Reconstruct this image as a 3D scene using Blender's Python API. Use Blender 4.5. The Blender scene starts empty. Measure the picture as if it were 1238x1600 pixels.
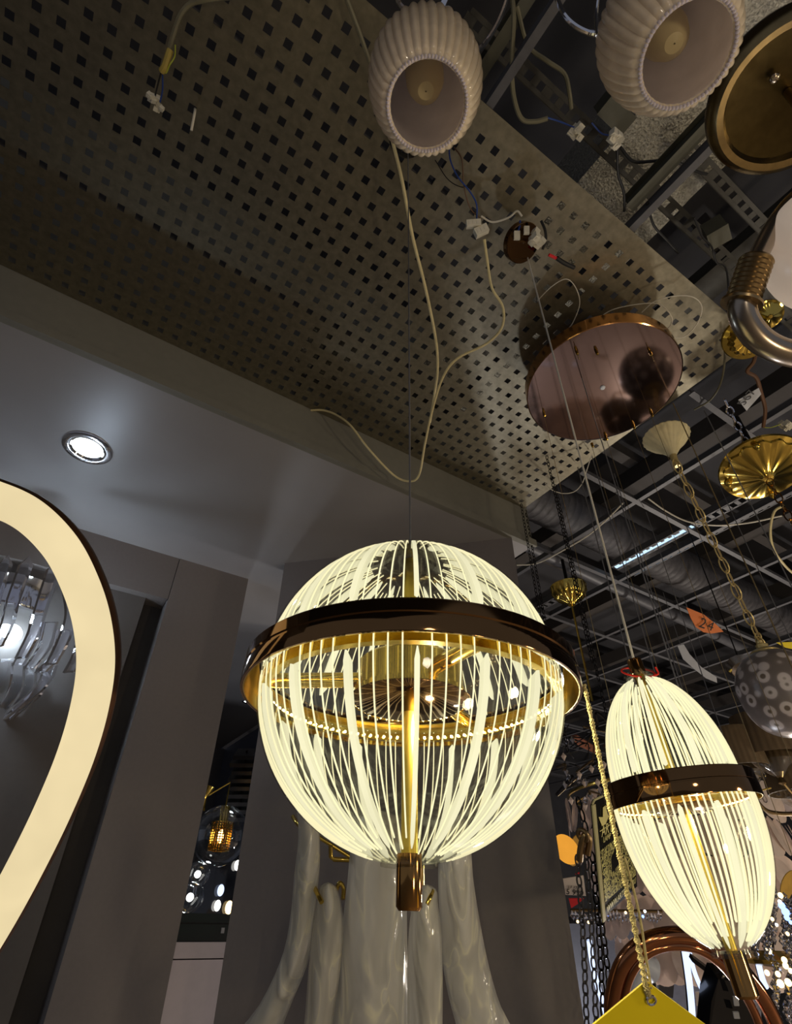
import bpy, math, random
from mathutils import Vector, Matrix, noise as mn
random.seed(7)
C = bpy.context.scene.collection
S = bpy.context.scene
PI = math.pi
# ---------------------------------------------------------------- camera
F, PITCH, ROLL, AZ = 850.0, math.radians(37.5), math.radians(.5), math.radians(57)
CAM = Vector((0, 0, 1.6))
fw = Vector((math.cos(AZ)*math.cos(PITCH), math.sin(AZ)*math.cos(PITCH), math.sin(PITCH)))
r0 = Vector((math.sin(AZ), -math.cos(AZ), 0)); u0 = r0.cross(fw)
rt = r0*math.cos(ROLL)+u0*math.sin(ROLL); up = u0*math.cos(ROLL)-r0*math.sin(ROLL)
cd = bpy.data.cameras.new('camera'); cam = bpy.data.objects.new('camera', cd); C.objects.link(cam)
cam.matrix_world = Matrix(((rt.x, up.x, -fw.x, CAM.x), (rt.y, up.y, -fw.y, CAM.y), (rt.z, up.z, -fw.z, CAM.z), (0, 0, 0, 1)))
cd.sensor_fit = 'VERTICAL'; cd.sensor_height = 24; cd.lens = F/1600*24; cd.clip_start = .02
S.camera = cam
# ---------------------------------------------------------------- world, exposure, unseen fill lamps added to brighten the room
w = bpy.data.worlds.new('world'); S.world = w; w.use_nodes = True
w.node_tree.nodes['Background'].inputs[0].default_value = (.62, .66, .8, 1)
w.node_tree.nodes['Background'].inputs[1].default_value = .24
S.view_settings.view_transform = 'Standard'; S.view_settings.look = 'None'
S.view_settings.exposure = 0; S.view_settings.gamma = 1; S.view_settings.use_curve_mapping = False
S.cycles.transparent_max_bounces = 40; S.cycles.max_bounces = 8
S.cycles.sample_clamp_indirect = 4

def lamp(name, loc, power, col, r=.08):
    l = bpy.data.lights.new(name, 'POINT'); l.energy = power; l.color = col; l.shadow_soft_size = r
    o = bpy.data.objects.new(name, l); o.location = loc; C.objects.link(o)
lamp('fill_light', (2.0, -1.4, 1.5), 38, (1, .80, .52), .12)
lamp('fill_light', (.5, -.9, 1.2), 14, (1, .78, .5), .08)
lamp('fill_light', (3.6, -.4, 1.0), 46, (1, .84, .62), .12)
lamp('fill_light', (5.2, 2.2, .9), 190, (1, .9, .78), .12)
lamp('fill_light', (3.0, 2.6, .6), 40, (.9, .92, 1), .1)
lamp('fill_light', (1.0, 3.9, 1.3), 13, (.85, .9, 1), .08)  # added fill for the dark booth

lamp('fill_light', (-.6, -1.7, 1.7), 16, (1, .86, .68), .12)  # added fill behind the camera, lifts surfaces that face it

# ---------------------------------------------------------------- helpers
def ray(x, y): return fw+rt*((x-619)/F)+up*((800-y)/F)
def at(x, y, d): return CAM+ray(x, y)*d
def zp(x, y, z):
    d = ray(x, y); return CAM+d*((z-CAM.z)/d.z)
def yp(x, y, Y):
    d = ray(x, y); return CAM+d*(Y/d.y)
def pix(p):
    p = Vector(p)-CAM; z = p.dot(fw); return 619+F*p.dot(rt)/z, 800-F*p.dot(up)/z, z
def vz(P, py):
    """height above P on the plumb line through P that is seen at row py"""
    lo, hi = -3.0, 3.0
    for _ in range(60):
        m = (lo+hi)/2; q = P+Vector((0, 0, m))
        if (q-CAM).dot(fw) < .02 or pix(q)[1] > py: lo = m
        else: hi = m
    return (lo+hi)/2
def lin(c):
    c = c/255; return c/12.92 if c <= .04045 else ((c+.055)/1.055)**2.4
def rgb(r, g, b): return (lin(r), lin(g), lin(b), 1)

MATS = {}
def mat(name, col, rough=.5, metal=0, nz=.12, ns=30, bump=0, emi=None, es=0, coat=0, trans=0, ior=1.45, sss=0, alpha=1, aniso=0, tl=0):
    m = bpy.data.materials.new(name); m.use_nodes = True; MATS[name] = m
    nt = m.node_tree; b = nt.nodes['Principled BSDF']
    def I(n, v): b.inputs[n].default_value = v
    I('Metallic', metal); I('IOR', ior); I('Transmission Weight', trans); I('Coat Weight', coat); I('Alpha', alpha)
    I('Roughness', rough); I('Subsurface Weight', sss); I('Anisotropic', aniso)
    tc = nt.nodes.new('ShaderNodeTexCoord'); n = nt.nodes.new('ShaderNodeTexNoise'); n.inputs['Scale'].default_value = ns
    n.inputs['Detail'].default_value = 5
    nt.links.new(tc.outputs['Object'], n.inputs['Vector'])
    r = nt.nodes.new('ShaderNodeValToRGB')
    r.color_ramp.elements[0].position = .3; r.color_ramp.elements[1].position = .7
    r.color_ramp.elements[0].color = [c*(1-nz) for c in col[:3]]+[1]
    r.color_ramp.elements[1].color = [min(1, c*(1+nz)) for c in col[:3]]+[1]
    nt.links.new(n.outputs['Fac'], r.inputs['Fac']); nt.links.new(r.outputs['Color'], b.inputs['Base Color'])
    if bump:
        bp = nt.nodes.new('ShaderNodeBump'); bp.inputs['Strength'].default_value = bump; bp.inputs['Distance'].default_value = .01
        nt.links.new(n.outputs['Fac'], bp.inputs['Height']); nt.links.new(bp.outputs['Normal'], b.inputs['Normal'])
    if tl:
        o = nt.nodes['Material Output']; mx = nt.nodes.new('ShaderNodeMixShader'); t_ = nt.nodes.new('ShaderNodeBsdfTranslucent')
        mx.inputs[0].default_value = tl; nt.links.new(r.outputs['Color'], t_.inputs[0])
        nt.links.new(b.outputs[0], mx.inputs[1]); nt.links.new(t_.outputs[0], mx.inputs[2]); nt.links.new(mx.outputs[0], o.inputs[0])
    if emi: I('Emission Color', emi); I('Emission Strength', es)
    return m
def shell_mat(name, tint, rough=.03, fac=.12, gl=1.0):
    """clear thin acrylic or glass: mostly see-through, shiny at grazing angles"""
    m = bpy.data.materials.new(name); m.use_nodes = True; MATS[name] = m; nt = m.node_tree; nt.nodes.clear()
    o = nt.nodes.new('ShaderNodeOutputMaterial'); mx = nt.nodes.new('ShaderNodeMixShader')
    t = nt.nodes.new('ShaderNodeBsdfTransparent'); t.inputs[0].default_value = tint
    g = nt.nodes.new('ShaderNodeBsdfGlossy'); g.inputs['Roughness'].default_value = rough; g.inputs[0].default_value = (gl, gl, gl, 1)
    lw = nt.nodes.new('ShaderNodeLayerWeight'); lw.inputs[0].default_value = .25
    mp = nt.nodes.new('ShaderNodeMapRange'); mp.inputs['To Min'].default_value = .04; mp.inputs['To Max'].default_value = fac+.3
    nt.links.new(lw.outputs['Facing'], mp.inputs['Value']); nt.links.new(mp.outputs[0], mx.inputs[0])
    nt.links.new(t.outputs[0], mx.inputs[1]); nt.links.new(g.outputs[0], mx.inputs[2]); nt.links.new(mx.outputs[0], o.inputs[0])
    return m
def glow(name, col, st, trans=0.0, sample=False):
    """something that gives off light"""
    m = bpy.data.materials.new(name); m.use_nodes = True; MATS[name] = m; nt = m.node_tree; nt.nodes.clear()
    o = nt.nodes.new('ShaderNodeOutputMaterial'); e = nt.nodes.new('ShaderNodeEmission')
    tc = nt.nodes.new('ShaderNodeTexCoord'); n = nt.nodes.new('ShaderNodeTexNoise'); n.inputs['Scale'].default_value = 14
    nt.links.new(tc.outputs['Object'], n.inputs['Vector'])
    r = nt.nodes.new('ShaderNodeMapRange'); r.inputs['To Min'].default_value = st*.86; r.inputs['To Max'].default_value = st*1.14
    nt.links.new(n.outputs['Fac'], r.inputs['Value']); nt.links.new(r.outputs[0], e.inputs[1])
    e.inputs[0].default_value = col
    if trans:
        mx = nt.nodes.new('ShaderNodeMixShader'); t = nt.nodes.new('ShaderNodeBsdfTransparent'); mx.inputs[0].default_value = trans
        nt.links.new(e.outputs[0], mx.inputs[1]); nt.links.new(t.outputs[0], mx.inputs[2]); nt.links.new(mx.outputs[0], o.inputs[0])
    else: nt.links.new(e.outputs[0], o.inputs[0])
    if not sample:
        try: m.cycles.emission_sampling = 'NONE'
        except Exception: pass
    return m

def wloc(o):
    v = Vector((0, 0, 0))
    while o: v = v+o.location; o = o.parent
    return v
def frame(axis, ref=None):
    z = Vector(axis).normalized()
    ref = Vector(ref) if ref else (Vector((1, 0, 0)) if abs(z.x) < .8 else Vector((0, 1, 0)))
    x = (ref-z*ref.dot(z)).normalized(); return x, z.cross(x), z
def spline(P, n=8, closed=False):
    P = [Vector(p) for p in P]; out = []; N = len(P)
    rng = range(N) if closed else range(N-1)
    for i in rng:
        a = P[(i-1) % N] if closed or i else P[0]*2-P[1]
        b = P[i]; c = P[(i+1) % N]; d = P[(i+2) % N] if closed or i+2 < N else P[-1]*2-P[-2]
        for k in range(n):
            t = k/n
            out.append(.5*((2*b)+(c-a)*t+(2*a-5*b+4*c-d)*t*t+(3*b-a-3*c+d)*t*t*t))
    if not closed: out.append(P[-1])
    return out

class MB:
    def __init__(s): s.v = []; s.f = []; s.sm = []
    def add(s, vs, fs, smooth=False):
        n = len(s.v); s.v += [Vector(v) for v in vs]; s.f += [tuple(i+n for i in f) for f in fs]; s.sm += [smooth]*len(fs); return s
    def hexa(s, P): return s.add(P, [(0, 3, 2, 1), (4, 5, 6, 7), (0, 1, 5, 4), (1, 2, 6, 5), (2, 3, 7, 6), (3, 0, 4, 7)])
    def box(s, a, b):
        x0, y0, z0 = a; x1, y1, z1 = b
        return s.hexa([(x0, y0, z0), (x1, y0, z0), (x1, y1, z0), (x0, y1, z0), (x0, y0, z1), (x1, y0, z1), (x1, y1, z1), (x0, y1, z1)])
    def obox(s, c, x, y, z):
        c, x, y, z = map(Vector, (c, x, y, z))
        return s.hexa([c-x-y-z, c+x-y-z, c+x+y-z, c-x+y-z, c-x-y+z, c+x-y+z, c+x+y+z, c-x+y+z])
    def bar(s, a, b, wd, ht, ref=(0, 0, 1)):
        a, b = Vector(a), Vector(b); z = (b-a); r = Vector(ref); x = z.cross(r)
        if x.length < 1e-6: x = z.cross(Vector((1, 0, 0)))
        x.normalize(); y = x.cross(z.normalized())
        return s.obox((a+b)/2, x*wd/2, y*ht/2, z/2)
    def prism(s, poly, d):
        """polygon (3-D points) given thickness by the vector d"""
        n = len(poly); d = Vector(d); P = [Vector(p) for p in poly]
        return s.add(P+[p+d for p in P], [tuple(range(n))[::-1], tuple(range(n, 2*n))]+[(i, (i+1) % n, n+(i+1) % n, n+i) for i in range(n)])
    def lathe(s, prof, o, axis=(0, 0, 1), n=32, mod=None, closed=False, ref=None, smooth=True, arc=None):
        x, y, z = frame(axis, ref); o = Vector(o); vs = []; fs = []; m = len(prof)
        a0, a1 = arc if arc else (0, 2*PI); nn = n if not arc else n+1
        for i in range(nn):
            a = a0+(a1-a0)*i/n
            for j, (r, h) in enumerate(prof):
                rr = r*(mod(a, j/(m-1)) if mod else 1)
                vs.append(o+x*(rr*math.cos(a))+y*(rr*math.sin(a))+z*h)
        J = m if closed else m-1
        for i in range(n):
            i2 = (i+1) % nn
            for j in range(J):
                j2 = (j+1) % m; fs.append((i*m+j, i2*m+j, i2*m+j2, i*m+j2))
        return s.add(vs, fs, smooth)
    def tube(s, P, r, n=8, closed=False, caps=True, flat=None, ref=None):
        P = [Vector(p) for p in P]; N = len(P)
        if N < 2: return s
        T = []
        for i in range(N):
            if closed: t = P[(i+1) % N]-P[i-1]
            else: t = P[min(i+1, N-1)]-P[max(i-1, 0)]
            T.append(t.normalized() if t.length > 1e-9 else Vector((0, 0, 1)))
        x = frame(T[0], ref)[0]; vs = []; fs = []
        for i in range(N):
            x = x-T[i]*x.dot(T[i])
            x = x.normalized() if x.length > 1e-6 else frame(T[i])[0]
            y = T[i].cross(x); rr = r[i] if isinstance(r, (list, tuple)) else r
            for k in range(n):
                a = 2*PI*k/n; vs.append(P[i]+x*(rr*math.cos(a))+y*(rr*math.sin(a)*(flat or 1)))
        for i in range(N if closed else N-1):
            j = (i+1) % N
            for k in range(n):
                k2 = (k+1) % n; fs.append((i*n+k, i*n+k2, j*n+k2, j*n+k))
        if caps and not closed: fs += [tuple(range(n))[::-1], tuple((N-1)*n+k for k in range(n))]
        return s.add(vs, fs, n > 4)
    def ball(s, c, r, n=12, m=8, sc=(1, 1, 1), axis=(0, 0, 1)):
        prof = [(max(1e-5, r*math.sin(PI*j/m))*sc[0], -r*math.cos(PI*j/m)*sc[2]) for j in range(m+1)]
        return s.lathe(prof, c, axis, n)
    def torus(s, c, R, r, axis=(0, 0, 1), n=32, m=8, sc=(1, 1), ref=None):
        x, y, z = frame(axis, ref)
        return s.tube([Vector(c)+x*(R*sc[0]*math.cos(2*PI*i/n))+y*(R*sc[1]*math.sin(2*PI*i/n)) for i in range(n)], r, m, closed=True)
    def build(s, name, m, parent=None, label=None, **kw):
        base = wloc(parent) if parent else sum(s.v, Vector((0, 0, 0)))/len(s.v)
        me = bpy.data.meshes.new(name); me.from_pydata([v-base for v in s.v], [], s.f); me.update()
        me.polygons.foreach_set('use_smooth', s.sm); me.set_sharp_from_angle(angle=math.radians(38))
        me.materials.append(MATS[m] if isinstance(m, str) else m)
        o = bpy.data.objects.new(name, me); C.objects.link(o)
        if parent: o.parent = parent
        else: o.location = base
        if label: o['label'] = label
        for k, v in kw.items(): o[k] = v
        if s_solid[0]:
            md = o.modifiers.new('solid', 'SOLIDIFY'); md.thickness = s_solid[0]; md.offset = 0
        return o
s_solid = [0]
def thing(name, label, cat, loc, group=None):
    o = bpy.data.objects.new(name, None); C.objects.link(o); o.location = loc; o.empty_display_size = .05
    o['label'] = label; o['category'] = cat
    if group: o['group'] = group
    return o
def text(name, body, o, x, y, size, m, parent, ext=.0004):
    c = bpy.data.curves.new(name, 'FONT'); c.body = body; c.size = size; c.extrude = ext; c.materials.append(MATS[m])
    t = bpy.data.objects.new(name, c); C.objects.link(t)
    x = Vector(x).normalized(); y = Vector(y); y = (y-x*y.dot(x)).normalized(); z = x.cross(y)
    base = wloc(parent); o = Vector(o)-base
    M = Matrix(((x.x, y.x, z.x, o.x), (x.y, y.y, z.y, o.y), (x.z, y.z, z.z, o.z), (0, 0, 0, 1)))
    me = bpy.data.meshes.new_from_object(t); me.transform(M); bpy.data.objects.remove(t)
    me.materials.clear(); me.materials.append(MATS[m])
    t = bpy.data.objects.new(name, me); C.objects.link(t); t.parent = parent
    return t
def wire(name, label, P, r, m, cat='cable', parent=None, n=6, group=None, **kw):
    b = MB().tube(spline(P, n), r, 7)
    o = b.build(name, m, parent)
    if not parent:
        o['label'] = label; o['category'] = cat
        if group: o['group'] = group
    return o
def chain(b, P, R, r, gap=1.5):
    P = [Vector(p) for p in P]; L = [0]
    for a, c in zip(P, P[1:]): L.append(L[-1]+(c-a).length)
    n = max(1, int(L[-1]/(R*2*gap*.82)))
    for i in range(n+1):
        t = L[-1]*i/n; k = 0
        while k < len(P)-2 and L[k+1] < t: k += 1
        u = (t-L[k])/max(1e-9, L[k+1]-L[k]); c = P[k].lerp(P[k+1], u); ax = (P[k+1]-P[k]).normalized()
        x, y, z = frame(ax)
        side = x if i % 2 else y
        # oval link in the plane (axis, side)
        b.tube([c+ax*(R*gap*math.cos(2*PI*q/12))+side*(R*.8*math.sin(2*PI*q/12)) for q in range(12)], r, 5, closed=True)
    return b

# ---------------------------------------------------------------- materials
mat('wall_grey', rgb(120, 113, 110), .7, nz=.03, ns=60, bump=.02)
mat('wall_dark', rgb(94, 89, 86), .7, nz=.04, ns=40)
mat('groove_dark', rgb(62, 58, 56), .7, nz=.05)
mat('soffit_paint', rgb(150, 147, 146), .38, nz=.05, ns=3, bump=.01)
mat('bulkhead_paint', rgb(122, 120, 110), .6, nz=.04)
mat('booth_paint', rgb(96, 98, 108), .5, nz=.05)
mat('perforated_steel', rgb(128, 122, 104), .45, .8, nz=.16, ns=45)
mat('void_paint', rgb(56, 56, 60), .9, nz=.2, ns=4)
mat('floor_tile', rgb(150, 140, 134), .3, nz=.08)
mat('grid_grey', rgb(82, 82, 86), .5, .2, nz=.1)
mat('rail_steel', rgb(66, 66, 64), .5, .5, nz=.15)
mat('steel_beam', rgb(78, 78, 68), .5, .3, nz=.1)
mat('duct_metal', rgb(70, 68, 70), .6, .2, nz=.25, ns=25, bump=.25)
mat('foil', rgb(175, 172, 160), .38, .85, nz=.3, ns=120, bump=1.0)
mat('gold', rgb(216, 186, 92), .15, 1, nz=.06, ns=20)
mat('gold_satin', rgb(206, 180, 84), .33, 1, nz=.08, ns=60)
mat('gold_dark', rgb(172, 128, 72), .09, 1, nz=.06)
mat('bronze_mirror', rgb(126, 94, 60), .06, 1, nz=.05)
mat('rose_gold', rgb(206, 156, 104), .12, 1, nz=.05)
mat('rose_mirror', rgb(122, 104, 98), .07, 1, nz=.03)
mat('copper', rgb(176, 116, 78), .12, 1, nz=.05)
mat('brass_old', rgb(150, 128, 92), .3, 1, nz=.1, ns=40)
mat('brass_brushed', rgb(140, 120, 82), .26, 1, nz=.12, ns=80, aniso=.7)
mat('brass_dark_reflection', rgb(84, 72, 44), .28, 1, nz=.12, ns=60, aniso=.5)  # dark reflection of the room put into the brass colour
mat('nickel_satin', rgb(168, 156, 140), .24, 1, nz=.05)
mat('chrome', rgb(225, 225, 230), .08, 1, nz=.02)
mat('dark_metal', rgb(38, 36, 36), .35, .8, nz=.2)
mat('black_gloss', rgb(16, 16, 18), .08, nz=.1, coat=.6)
mat('black_rubber', rgb(20, 20, 20), .6)
mat('box_green', rgb(20, 34, 30), .12, nz=.1, coat=.5)
mat('cabinet_white', rgb(178, 168, 170), .5, nz=.03)
mat('grey_board', rgb(58, 60, 70), .5)
mat('cream_cable', rgb(214, 200, 150), .4, nz=.07, ns=50)
mat('white_cable', rgb(205, 200, 185), .4, nz=.05)
mat('grey_cable', rgb(110, 106, 84), .5, nz=.1)
mat('steel_cable', rgb(125, 125, 128), .35, .5)
mat('gold_cable', rgb(150, 132, 96), .35, .6)
mat('blue_cable', rgb(30, 60, 130), .4)
mat('brown_cable', rgb(96, 66, 42), .5)
mat('yellow_green_cable', rgb(170, 180, 60), .5)
mat('terminal_white', rgb(205, 200, 182), .5, nz=.1)
mat('opal', rgb(232, 228, 240), .25, nz=.05, tl=.6)
mat('opal_pearl', rgb(232, 218, 192), .14, nz=.1, ns=30, coat=.8, tl=.35)
mat('opal_plain', rgb(236, 216, 196), .25, nz=.02, emi=rgb(236, 214, 192), es=.25)
mat('ivory', rgb(216, 204, 160), .45, nz=.08)
mat('ivory_gold', rgb(206, 184, 124), .35, .4, nz=.1)
mat('bulb_cream', rgb(206, 192, 150), .35, nz=.03)
mat('red_string', rgb(215, 40, 25), .6)
mat('rope', rgb(205, 190, 130), .8, nz=.25, ns=300, bump=.4)
mat('yellow_card', rgb(238, 214, 8), .5, nz=.02)
mat('orange_card', rgb(214, 116, 50), .5, nz=.06)
mat('grey_card', rgb(160, 162, 166), .5, nz=.05)
mat('paper', rgb(206, 196, 188), .7, nz=.03)
mat('red_card', rgb(210, 40, 45), .6, nz=.05)
mat('ink', rgb(22, 20, 20), .6)
mat('sign_black', rgb(26, 25, 20), .14, nz=.1, coat=.5)
mat('sign_gold', rgb(212, 204, 130), .5, nz=.05)
mat('sign_edge', rgb(190, 184, 140), .15, nz=.05, coat=.5)
mat('drum_shade', rgb(104, 86, 62), .7, nz=.1, bump=.1)
mat('shell_disc', rgb(238, 224, 214), .25, nz=.08, ns=18, coat=.4, tl=.35)
mat('amber_disc', rgb(190, 150, 60), .3, nz=.1)
mat('white_plastic', rgb(205, 210, 218), .4)
mat('crystal', rgb(250, 250, 255), .02, nz=0, trans=1, ior=1.5)
shell_mat('acrylic', (.985, .985, .95, 1), .04, .1, .45)
shell_mat('clear_glass', (.9, .93, .93, 1), .03, .3)
shell_mat('petal_glass', (.96, .97, .99, 1), .05, .55)
shell_mat('smoke_glass', (.72, .68, .62, 1), .04, .5)
glow('groove_light', rgb(255, 245, 196), 1.3)
glow('fin_light', rgb(252, 246, 206), 1.12, .12)
glow('led_strip', (1, .86, .52, 1), 26, sample=True)
glow('led_tube_warm', rgb(240, 220, 172), .98, sample=True)
glow('downlight', (.85, 1, .97, 1), 14, sample=True)
glow('cool_bulb', (.7, .86, 1, 1), 32, sample=True)
glow('cool_tube', rgb(205, 220, 255), 1.5, sample=True)
glow('tray_tube', rgb(180, 210, 235), 1.6, sample=True)
glow('warm_filament', (1, .62, .22, 1), 16, sample=True)
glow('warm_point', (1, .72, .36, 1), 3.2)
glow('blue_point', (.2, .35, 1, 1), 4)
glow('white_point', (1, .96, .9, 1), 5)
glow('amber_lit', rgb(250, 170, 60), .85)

def murano():
    m = mat('murano', rgb(235, 234, 228), .1, nz=.1, ns=5, coat=.7, tl=.3); nt = m.node_tree; b = nt.nodes['Principled BSDF']
    tc = nt.nodes.new('ShaderNodeTexCoord'); mp = nt.nodes.new('ShaderNodeMapping'); mp.inputs['Scale'].default_value = (1, 1, .3)
    n = nt.nodes.new('ShaderNodeTexNoise'); n.inputs['Scale'].default_value = 13; n.inputs['Distortion'].default_value = 1.6; n.inputs['Detail'].default_value = 1.5
    nt.links.new(tc.outputs['Object'], mp.inputs[0]); nt.links.new(mp.outputs[0], n.inputs['Vector'])
    r = nt.nodes.new('ShaderNodeMapRange'); r.inputs['From Min'].default_value = .38; r.inputs['From Max'].default_value = .6
    r.inputs['To Min'].default_value = .45; r.inputs['To Max'].default_value = .86
    nt.links.new(n.outputs['Fac'], r.inputs['Value']); nt.links.new(r.outputs[0], b.inputs['Alpha'])
    k = nt.nodes.new('ShaderNodeValToRGB'); e = k.color_ramp.elements
    e[0].position = .0; e[0].color = rgb(212, 210, 202); e[1].position = 1; e[1].color = rgb(218, 216, 210)
    for p, c in ((.5, (214, 212, 204)), (.535, (246, 242, 216)), (.56, (214, 212, 206))):
        q = e.new(p); q.color = rgb(*c)
    nt.links.new(n.outputs['Fac'], k.inputs[0]); nt.links.new(k.outputs[0], b.inputs['Base Color'])
    bp = nt.nodes.new('ShaderNodeBump'); bp.inputs['Strength'].default_value = .6; bp.inputs['Distance'].default_value = .03
    nt.links.new(n.outputs['Fac'], bp.inputs['Height']); nt.links.new(bp.outputs['Normal'], b.inputs['Normal'])
murano()
def ringed():
    m = mat('ringed_glass', rgb(190, 180, 176), .3, nz=.1); nt = m.node_tree; b = nt.nodes['Principled BSDF']
    tc = nt.nodes.new('ShaderNodeTexCoord'); v = nt.nodes.new('ShaderNodeTexVoronoi'); v.inputs['Scale'].default_value = 21
    v.inputs['Randomness'].default_value = .7
    nt.links.new(tc.outputs['Object'], v.inputs['Vector'])
    r = nt.nodes.new('ShaderNodeValToRGB'); e = r.color_ramp.elements
    e[0].position = 0; e[0].color = rgb(120, 108, 96); e[1].position = .62; e[1].color = rgb(120, 112, 108)
    for p, c in ((.16, (112, 100, 90)), (.24, (212, 204, 200)), (.42, (205, 196, 194)), (.5, (130, 120, 116))):
        q = e.new(p); q.color = rgb(*c)
    nt.links.new(v.outputs['Distance'], r.inputs[0]); nt.links.new(r.outputs[0], b.inputs['Base Color'])
ringed()
def filigree():
    m = mat('filigree', rgb(26, 25, 20), .2, nz=.1); nt = m.node_tree; b = nt.nodes['Principled BSDF']
    tc = nt.nodes.new('ShaderNodeTexCoord'); n = nt.nodes.new('ShaderNodeTexVoronoi'); n.feature = 'DISTANCE_TO_EDGE'
    n.inputs['Scale'].default_value = 75; d = nt.nodes.new('ShaderNodeTexNoise'); d.inputs['Scale'].default_value = 22; d.inputs['Detail'].default_value = 6
    mx = nt.nodes.new('ShaderNodeMix'); mx.data_type = 'VECTOR'; mx.inputs[0].default_value = .12
    nt.links.new(tc.outputs['Object'], d.inputs['Vector']); nt.links.new(tc.outputs['Object'], mx.inputs[4]); nt.links.new(d.outputs['Color'], mx.inputs[5])
    nt.links.new(mx.outputs[1], n.inputs['Vector'])
    r = nt.nodes.new('ShaderNodeValToRGB'); r.color_ramp.elements[0].color = rgb(206, 200, 128); r.color_ramp.elements[1].color = rgb(26, 25, 20)
    r.color_ramp.elements[0].position = .09; r.color_ramp.elements[1].position = .16
    nt.links.new(n.outputs['Distance'], r.inputs[0]); nt.links.new(r.outputs[0], b.inputs['Base Color'])
filigree()

# ================================================================ SETTING
ZC = 3.4; ZS = 3.166
def struct(name, b, m, label=None):
    o = b.build(name, m); o['kind'] = 'structure'; return o
struct('floor', MB().box((-6, -5, -.1), (11, 9, 0)), 'floor_tile')
struct('ceiling', MB().box((-6, -5, 4.6), (11, 9, 4.7)), 'void_paint')
struct('wall_right', MB().box((10.9, -5, 0), (11, 9, 4.6)), 'void_paint')
struct('wall_rear', MB().box((1.95, 6.6, 0), (11, 6.7, 4.6)), 'void_paint')
# lowered soffit over the booths with its bulkhead
YB = 1.559
struct('ceiling_soffit', MB().box((-4, YB+.02, ZS), (1.854, 6.4, ZS+.05)), 'soffit_paint')
b = MB().box((-4, YB, ZS-.0), (1.854, YB+.02, 4.55))
struct('wall_bulkhead', b, 'bulkhead_paint')
struct('trim_1', MB().box((-4, YB-.014, ZS-.004), (1.868, YB, ZS+.034)), 'bulkhead_paint')
struct('wall_bulkhead_end', MB().box((1.834, YB+.02, ZS+.05), (1.854, 6.4, 4.55)), 'bulkhead_paint')
# cabinet front at the left: frame face, recessed groove, left panel
YW = 2.70
xg0 = yp(233, 924, YW).x; xg1 = yp(262, 936, YW).x; xp1 = yp(388, 905, YW).x; zb = yp(262, 936, YW).z
struct('wall_left', MB().box((-4, YW+.05, 0), (xg0, YW+.3, zb)), 'wall_dark')
struct('wall_back', MB().box((xg0-.02, YW+.13, 0), (xg1+.02, YW+.3, zb)), 'groove_dark')
struct('trim_2', MB().box((-4, YW, zb), (xg1, YW+.3, ZS)), 'wall_grey')
struct('trim_3', MB().box((xg1+.003, YW-.003, 0), (xp1, YW+.3, ZS)), 'wall_grey')
# booth behind: end wall
struct('wall_booth', MB().box((-4, 6.35, 0), (1.95, 6.45, ZS)), 'booth_paint')
struct('wall_booth_side', MB().box((1.9, 3.0, 0), (1.96, 6.4, ZS)), 'booth_paint')
# slanted column panel
A_ = Vector((.861, 2.427, 0)); B_ = Vector((1.711, 1.564, 0)); nrm = Vector((A_.y-B_.y, B_.x-A_.x, 0)).normalized()
dep = nrm*.1
struct('wall_column', MB().prism([A_, B_, B_+dep, A_+dep], (0, 0, ZS)), 'wall_grey')

# perforated ceiling sheets, a lattice of square holes
PX, PY = .0549, .0549
h0 = zp(495.1, 228.1, ZC)            # one hole centre
def perforated(x0, x1, y0, y1, hs=.0215, th=.0015, skipx=(), skipy=()):
    ix0 = math.ceil((x0-h0.x)/PX+.35); ix1 = math.floor((x1-h0.x)/PX-.35)
    iy0 = math.ceil((y0-h0.y)/PY+.35); iy1 = math.floor((y1-h0.y)/PY-.35)
    xs = [x0]; ys = [y0]
    for i in range(ix0, ix1+1): xs += [h0.x+i*PX-hs/2, h0.x+i*PX+hs/2]
    for i in range(iy0, iy1+1): ys += [h0.y+i*PY-hs/2, h0.y+i*PY+hs/2]
    xs.append(x1); ys.append(y1); b = MB(); nx, ny = len(xs), len(ys)
    def hole(i, j): return i % 2 == 1 and j % 2 == 1 and i < nx-2+1 and j < ny-2+1
    vs = [(x, y, ZC+k*th) for k in (0, 1) for y in ys for x in xs]; V = lambda i, j, k: k*nx*ny+j*nx+i; fs = []
    for j in range(ny-1):
        for i in range(nx-1):
            if hole(i, j):
                for (p, q) in (((i, j), (i+1, j)), ((i+1, j), (i+1, j+1)), ((i+1, j+1), (i, j+1)), ((i, j+1), (i, j))):
                    fs.append((V(*p, 0), V(*q, 0), V(*q, 1), V(*p, 1)))
            else:
                fs.append((V(i, j, 0), V(i, j+1, 0), V(i+1, j+1, 0), V(i+1, j, 0))); fs.append((V(i, j, 1), V(i+1, j, 1), V(i+1, j+1, 1), V(i, j+1, 1)))
    b.add(vs, fs); return b
struct('ceiling_perforated', perforated(-1.65, 1.832, .292, YB-.002), 'perforated_steel')
# tee bars carrying the sheets, seen through the holes
b = MB()
for y in (.55, 1.16): b.box((-1.6, y-.012, ZC+.006), (1.83, y+.012, ZC+.04))
for x in (-.72, -.12, .485, 1.09): b.box((x-.012, .0, ZC+.003), (x+.012, YB-.02, ZC+.04))
struct('trim_4', b, 'grid_grey')
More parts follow.
